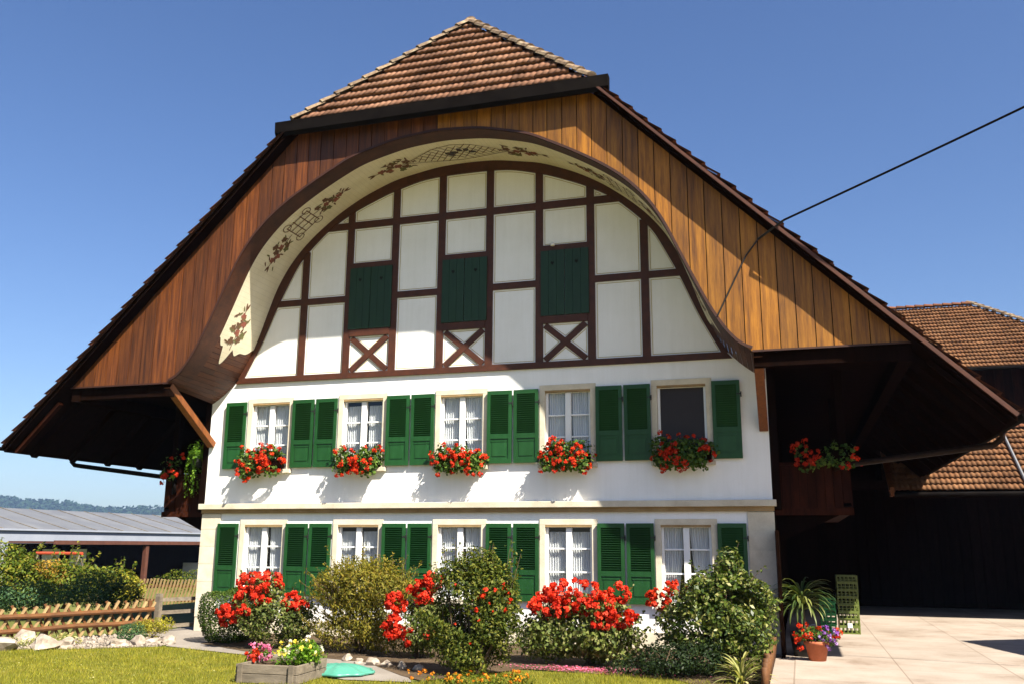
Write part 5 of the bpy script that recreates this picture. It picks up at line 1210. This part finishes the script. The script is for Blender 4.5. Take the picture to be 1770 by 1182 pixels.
def lid():
    t = thing('sandpit_lid', 'turquoise ribbed plastic lid lying on the path by the trough', 'lid', (-0.02, -4.5, 0.0), 0.2)
    nr, na = 9, 48; V, Fq = [], []
    for i in range(nr):
        f = i / (nr - 1)
        for k in range(na):
            a = 2 * math.pi * k / na; sc_ = 1 + 0.05 * math.cos(a * 9) * f; R = 0.47 * f * sc_
            V.append((R * math.cos(a), R * 0.85 * math.sin(a), 0.02 + 0.11 * (1 - f ** 2.2) + 0.018 * math.cos(a * 9) * f * (1 - f * 0.4)))
    for i in range(nr - 1):
        for k in range(na): Fq.append((i * na + k, i * na + (k + 1) % na, (i + 1) * na + (k + 1) % na, (i + 1) * na + k))
    o = npmesh('shell', np.array(V), np.array(Fq), M['turquoise'], t); o.data.polygons.foreach_set('use_smooth', [True] * len(o.data.polygons))
    mb = MB(); mb.tube([(0.455 * (1 + 0.05 * math.cos(a * 9)) * math.cos(a), 0.39 * (1 + 0.05 * math.cos(a * 9)) * math.sin(a), 0.03) for a in np.linspace(0, 2 * math.pi, 73)], 0.022, 6); mb.build('lip', M['turquoise'], t, True)
lid()

# marigolds and fallen petals
shrub('marigolds', 'low row of orange marigolds at the lawn edge below the tall shrub', 'flowers', (1.98, -4.95, 0), [(-0.55, 0.05, 0.07, 0.3, 0.2, 0.10), (0, -0.05, 0.07, 0.35, 0.2, 0.10), (0.5, 0.15, 0.07, 0.3, 0.2, 0.12)], 1300, 0.04, 'hedge_leaf', 73, 0.4,
      flowers=[([(-0.6, 0, 0.12, 0.25, 0.18, 0.06), (0, -0.05, 0.12, 0.35, 0.18, 0.06), (0.45, 0.15, 0.13, 0.25, 0.18, 0.07)], 46, 0.024, 11, 'orange', 'blossoms')])
def petals():
    r = np.random.default_rng(3); n = 900; P = np.stack([r.normal(3.15, 0.55, n), r.normal(-3.05, 0.13, n), r.uniform(0.008, 0.03, n)], 1)
    tag(leaves('fallen_petals', P, np.tile([0, 0, 1.0], (n, 1)), 0.035, M['pink'], None, r, 0.8, 1.0, jitter=0.25), 'fallen pink petals on the soil before the widest rose bush', 'petals', kind='stuff')
petals()

def log_edging():
    r = random.Random(5); y = -0.35; k = 0
    while y > -4.2:
        t = MB(); h = 0.30 + r.uniform(-0.03, 0.03); t.lathe([(0.0, 0), (0.042, 0), (0.042, h - 0.012), (0.032, h), (0.0, h)], 10)
        o = t.build('palisade_log', M['fence'], None, True); o.location = (5.47, y, 0); o.rotation_euler = (0.12, 0, r.uniform(0, 3))
        tag(o, 'short upright brown log in the edging between flower bed and paved yard', 'log', 'log edging of the bed'); y -= 0.092
log_edging()

# yard things
def tub(t):
    mb = MB(); mb.lathe([(0, 0), (0.17, 0), (0.22, 0.36), (0.20, 0.36), (0.17, 0.32), (0, 0.32)], 20); mb.build('tub', M['black_plastic'], t, True)
strap_plant('yucca_plant', 'arching strap-leaved yucca in a black tub at the house corner', 'potted plant', (5.95, -0.15, 0), 150, 0.70, 0.036, 'strap_leaf', 74, 0.32, 0.42, 1.25, tub)
def stump():
    mb = MB(); mb.box(5.60, 5.66, -0.62, 0.3, 0, 1.95); tag(mb.build('plank', M['darkwood'], None, bevel=0.01), 'dark upright plank leaning at the right house corner behind the yucca', 'plank')
stump()
def pot():
    r = np.random.default_rng(75); t = thing('flower_pot', 'terracotta pot of red geraniums and violet petunias on the paving', 'flower pot', (6.13, -0.72, 0))
    mb = MB(); mb.lathe([(0, 0), (0.125, 0), (0.17, 0.23), (0.19, 0.235), (0.195, 0.29), (0.175, 0.29), (0.165, 0.25), (0, 0.25)], 24); mb.build('pot', M['terracotta'], t, True)
    P, N = cloud([(-0.08, 0, 0.36, 0.26, 0.22, 0.14), (0.15, 0, 0.32, 0.2, 0.2, 0.12)], 560, r, 0.3, 2, 5, -0.5); leaves('foliage', P, N, 0.055, M['ger_leaf'], t, r, 0.8)
    P, N = cloud([(-0.14, -0.05, 0.42, 0.22, 0.2, 0.12), (-0.2, -0.1, 0.25, 0.12, 0.12, 0.1), (0.28, -0.02, 0.40, 0.08, 0.1, 0.06)], 40, r, 0.85, 2, 3, -0.8); blooms('red_blossoms', P, N, 0.04, 13, M['red'], t, r, 0.45)
    P, N = cloud([(0.12, -0.05, 0.39, 0.2, 0.16, 0.10), (0.2, -0.1, 0.26, 0.08, 0.1, 0.08)], 24, r, 0.85, 2, 3, -0.8); blooms('violet_blossoms', P, N, 0.036, 9, M['violet'], t, r, 0.6)
    c = thing('watering_can', 'pale grey watering can half hidden behind the red flower pot', 'watering can', (6.12, 0.25, 0))
    mb = MB(); mb.lathe([(0, 0), (0.13, 0), (0.12, 0.30), (0.08, 0.33), (0, 0.33)], 18); mb.build('body', M['pale_clad'], c, True)
    mb = MB(); mb.tube([(0.1, 0, 0.06), (0.26, 0, 0.30), (0.33, 0, 0.40)], [0.03, 0.02, 0.018], 8); mb.build('spout', M['pale_clad'], c, True)
    mb = MB(); mb.tube([(0.14 * math.cos(a) - 0.02, 0, 0.28 + 0.17 * math.sin(a)) for a in np.linspace(0.2, 3.6, 12)], 0.012, 6); mb.build('handle', M['pale_clad'], c, True)
pot()

def crate_mesh(W_, D, H, cols):
    body = MB(); t = 0.016
    for z in (0, H - 0.026): body.box(-W_, W_, -D, -D + t, z, z + 0.026); body.box(-W_, W_, D - t, D, z, z + 0.026); body.box(-W_, -W_ + t, -D + t, D - t, z, z + 0.026); body.box(W_ - t, W_, -D + t, D - t, z, z + 0.026)
    for k in range(cols + 1):
        x = -W_ + (2 * W_ - 0.02) * k / cols
        body.box(x, x + 0.02, -D + 0.002, -D + t - 0.002, 0.026, H - 0.026); body.box(x, x + 0.02, D - t + 0.002, D - 0.002, 0.026, H - 0.026)
    for k in range(1, cols):
        y = -D + (2 * D - 0.02) * k / cols
        body.box(-W_ + 0.002, -W_ + t - 0.002, y, y + 0.02, 0.026, H - 0.026); body.box(W_ - t + 0.002, W_ - 0.002, y, y + 0.02, 0.026, H - 0.026)
    body.box(-W_ + t, W_ - t, -D + t + 0.002, -D + t + 0.006, H * 0.42, H * 0.52)
    return body
def crates():
    ordn = ['lowest', 'second', 'third', 'fourth', 'fifth', 'sixth', 'seventh', 'topmost']
    r = random.Random(3); H = 0.141; proto = None
    for k in range(8):
        loc = (6.83 + r.uniform(-0.006, 0.006), 4.3 + r.uniform(-0.01, 0.01), k * (H + 0.001)); lab = f'olive green fruit crate, {ordn[k]} in the tall stack at the edge of the shed'
        if proto is None:
            proto = thing('fruit_crate', lab, 'crate', loc, 0, 'tall stack of olive green crates'); crate_mesh(0.2, 0.28, H, 5).build('side_grid', M['crate_dark'], proto)
            mb = MB(); mb.box(-0.183, 0.183, -0.263, 0.263, 0.003, 0.012); mb.build('base', M['crate_dark'], proto)
        else: dup(proto, loc, r.uniform(-0.02, 0.02), lab)
    mb = MB(); mb.box(6.79, 6.88, 4.005, 4.008, 0.12, 0.21); tag(mb.build('paper_tag', M['card']), 'white paper tag low on the olive green crate stack', 'tag')
    proto = None; H = 0.10
    for k in range(7):
        loc = (6.42 + r.uniform(-0.006, 0.006), 3.7 + r.uniform(-0.01, 0.01), k * (H + 0.001)); lab = f'bright green slatted crate, {ordn[k] if k < 6 else "topmost"} in the short stack behind the yucca'
        if proto is None:
            proto = thing('slatted_crate', lab, 'crate', loc, 0, 'short stack of bright green crates'); crate_mesh(0.15, 0.2, H, 3).build('side_grid', M['crate_bright'], proto)
            mb = MB(); mb.box(-0.133, 0.133, -0.183, 0.183, 0.003, 0.012); mb.build('base', M['crate_bright'], proto)
        else: dup(proto, loc, r.uniform(-0.02, 0.02), lab)
    mb = MB(); mb.box(6.60, 6.625, 3.55, 3.62, 0, 0.33); tag(mb.build('wooden_stake', M['lattice']), 'short pale wooden stake between the two crate stacks', 'stake')
crates()

# shrubs at the left
shrub('round_shrublet', 'small round dark green shrub on the gravel before the lattice fence', 'shrub', (-5.32, -2.15, 0), [(0, 0, 0.15, 0.27, 0.25, 0.19)], 1500, 0.035, 'juniper_leaf', 81, 0.5, 0.5, 8, -0.6)
shrub('golden_conifer', 'low feathery golden-yellow conifer next to the round dark shrub', 'shrub', (-5.35, -1.55, 0), [(0, 0, 0.18, 0.3, 0.28, 0.17), (0.22, 0, 0.25, 0.22, 0.2, 0.14), (-0.2, 0, 0.2, 0.2, 0.2, 0.14)], 1500, 0.05, 'yconifer_leaf', 82, 0.3, 0.3, 6, -0.2, along=(0.3, 0, 0.5))
shrub('silver_ground_plant', 'low silvery yellow ground plant growing among the rocks', 'plant', (-6.0, -3.1, 0), [(0, 0, 0.06, 0.45, 0.3, 0.14), (-0.4, -0.3, 0.06, 0.3, 0.25, 0.12)], 1200, 0.05, 'varieg_leaf', 83, 0.35, 0.3, 5, -0.2)
shrub('juniper_shrub', 'spreading dark blue-green juniper left behind the lattice fence', 'shrub', (-10.9, 0.6, -0.0), [(-0.9, 0, 0.42, 1.0, 0.8, 0.34), (0.2, 0.3, 0.50, 1.0, 0.8, 0.36), (-1.8, -0.4, 0.36, 0.9, 0.8, 0.34)], 7500, 0.08, 'juniper_leaf', 84, 0.28, 0.4, 4, -0.25, along=(0.4, 0, 0.3))
shrub('juniper_shrub', 'taller feathery grey-green juniper behind the middle of the lattice fence', 'shrub', (-10.6, 2.9, 0.0), [(0, 0, 0.55, 0.8, 0.7, 0.45), (0.5, 0.2, 0.42, 0.6, 0.6, 0.36)], 4200, 0.085, 'juniper_leaf', 85, 0.28, 0.4, 4, -0.25, along=(0.4, 0, 0.3))
shrub('hedge_shrub', 'big leafy green hedge shrub at the left picture edge', 'shrub', (-16.6, 5.2, -0.3), [(-0.9, 0, 1.0, 1.0, 0.9, 0.95), (0.3, 0.2, 1.0, 1.0, 0.9, 1.0), (-2.2, -0.4, 0.95, 1.1, 0.9, 0.95), (0.9, 0.4, 0.8, 0.8, 0.8, 0.8)], 8500, 0.12, 'hedge_leaf', 86, 0.55, 0.5, 2.5, -0.3, trunk=(8, 0.03), along=(0, 0, 0.6), shoots=120, sl=0.45)
shrub('hedge_shrub', 'green hedge shrub with orange young leaves under the red swing bar', 'shrub', (-14.6, 6.2, -0.2), [(-0.1, 0, 0.75, 0.9, 0.8, 0.65), (0.7, 0.2, 0.7, 0.8, 0.7, 0.60), (1.5, 0.3, 0.6, 0.7, 0.7, 0.55)], 4200, 0.11, 'hedge_leaf', 87, 0.55, 0.5, 2.5, -0.3, trunk=(6, 0.025), shoots=60, sl=0.4)
shrub('orange_shrub', 'orange-yellow leaved shrub glowing in front of the hedge', 'shrub', (-15.0, 5.9, -0.2), [(0, 0, 1.05, 0.55, 0.4, 0.35), (0.3, 0, 0.8, 0.45, 0.4, 0.4)], 900, 0.10, 'orange_leaf', 88, 0.5, 0.5, 3, -0.2, trunk=(4, 0.02))
shrub('yellow_shrub', 'small yellow-green shrub at the left end of the slanted picket fence', 'shrub', (-13.0, 6.6, 0), [(0, 0, 0.45, 0.55, 0.45, 0.42), (0.4, 0, 0.35, 0.4, 0.4, 0.34)], 1700, 0.08, 'yconifer_leaf', 89, 0.5, 0.5, 3, -0.3)
shrub('clipped_hedge', 'low flat-topped clipped hedge behind the slanted picket fence', 'hedge', (-13.6, 12.0, -0.1), [(x, 0, 0.45, 0.75, 0.5, 0.40) for x in np.linspace(-1.6, 2.0, 5)], 4600, 0.07, 'hedge_leaf', 90, 0.5, 0.75, 5, -0.6)
def far_tree():
    r = np.random.default_rng(92); t = thing('tree', 'dark green tree far behind the left house corner', 'tree', (-34, 58, -0.9))
    mb = MB(); mb.tube([(0, 0, 0), (0.1, 0, 1.6), (0, 0.1, 3.2)], [0.22, 0.16, 0.07], 8)
    for k in range(6): a = k * 1.05; mb.tube([(0.05, 0, 1.5 + 0.2 * k), (0.9 * math.cos(a), 0.9 * math.sin(a), 2.6 + 0.2 * k)], [0.07, 0.02], 6)
    mb.build('trunk', M['bark'], t)
    P, N = cloud([(0, 0, 3.0, 1.7, 1.6, 1.3), (-1.3, 0, 2.5, 1.2, 1.2, 1.0), (1.3, 0, 2.6, 1.2, 1.2, 1.0)], 3200, r, 0.45, 7, 1.2, -0.25)
    leaves('crown', P, N, 0.24, M['hedge_leaf'], t, r, 0.6)
far_tree()

# ------------------------------------------------------------------ summer haze
def haze():
    mb = MB(); mb.box(-2800, 1600, -70, 2050, -2.2, 150)
    o = mb.build('haze', [], None); m = bpy.data.materials.new('haze_air'); m.use_nodes = True; nt = m.node_tree; nt.nodes.clear()
    v = nt.nodes.new('ShaderNodeVolumePrincipled'); v.inputs['Color'].default_value = (0.36, 0.56, 0.90, 1); v.inputs['Density'].default_value = 0.00014
    out = nt.nodes.new('ShaderNodeOutputMaterial'); nt.links.new(v.outputs[0], out.inputs['Volume']); o.data.materials.append(m)
    tag(o, 'thin bluish summer haze in front of the far hills', 'haze', kind='stuff')
if True: haze()
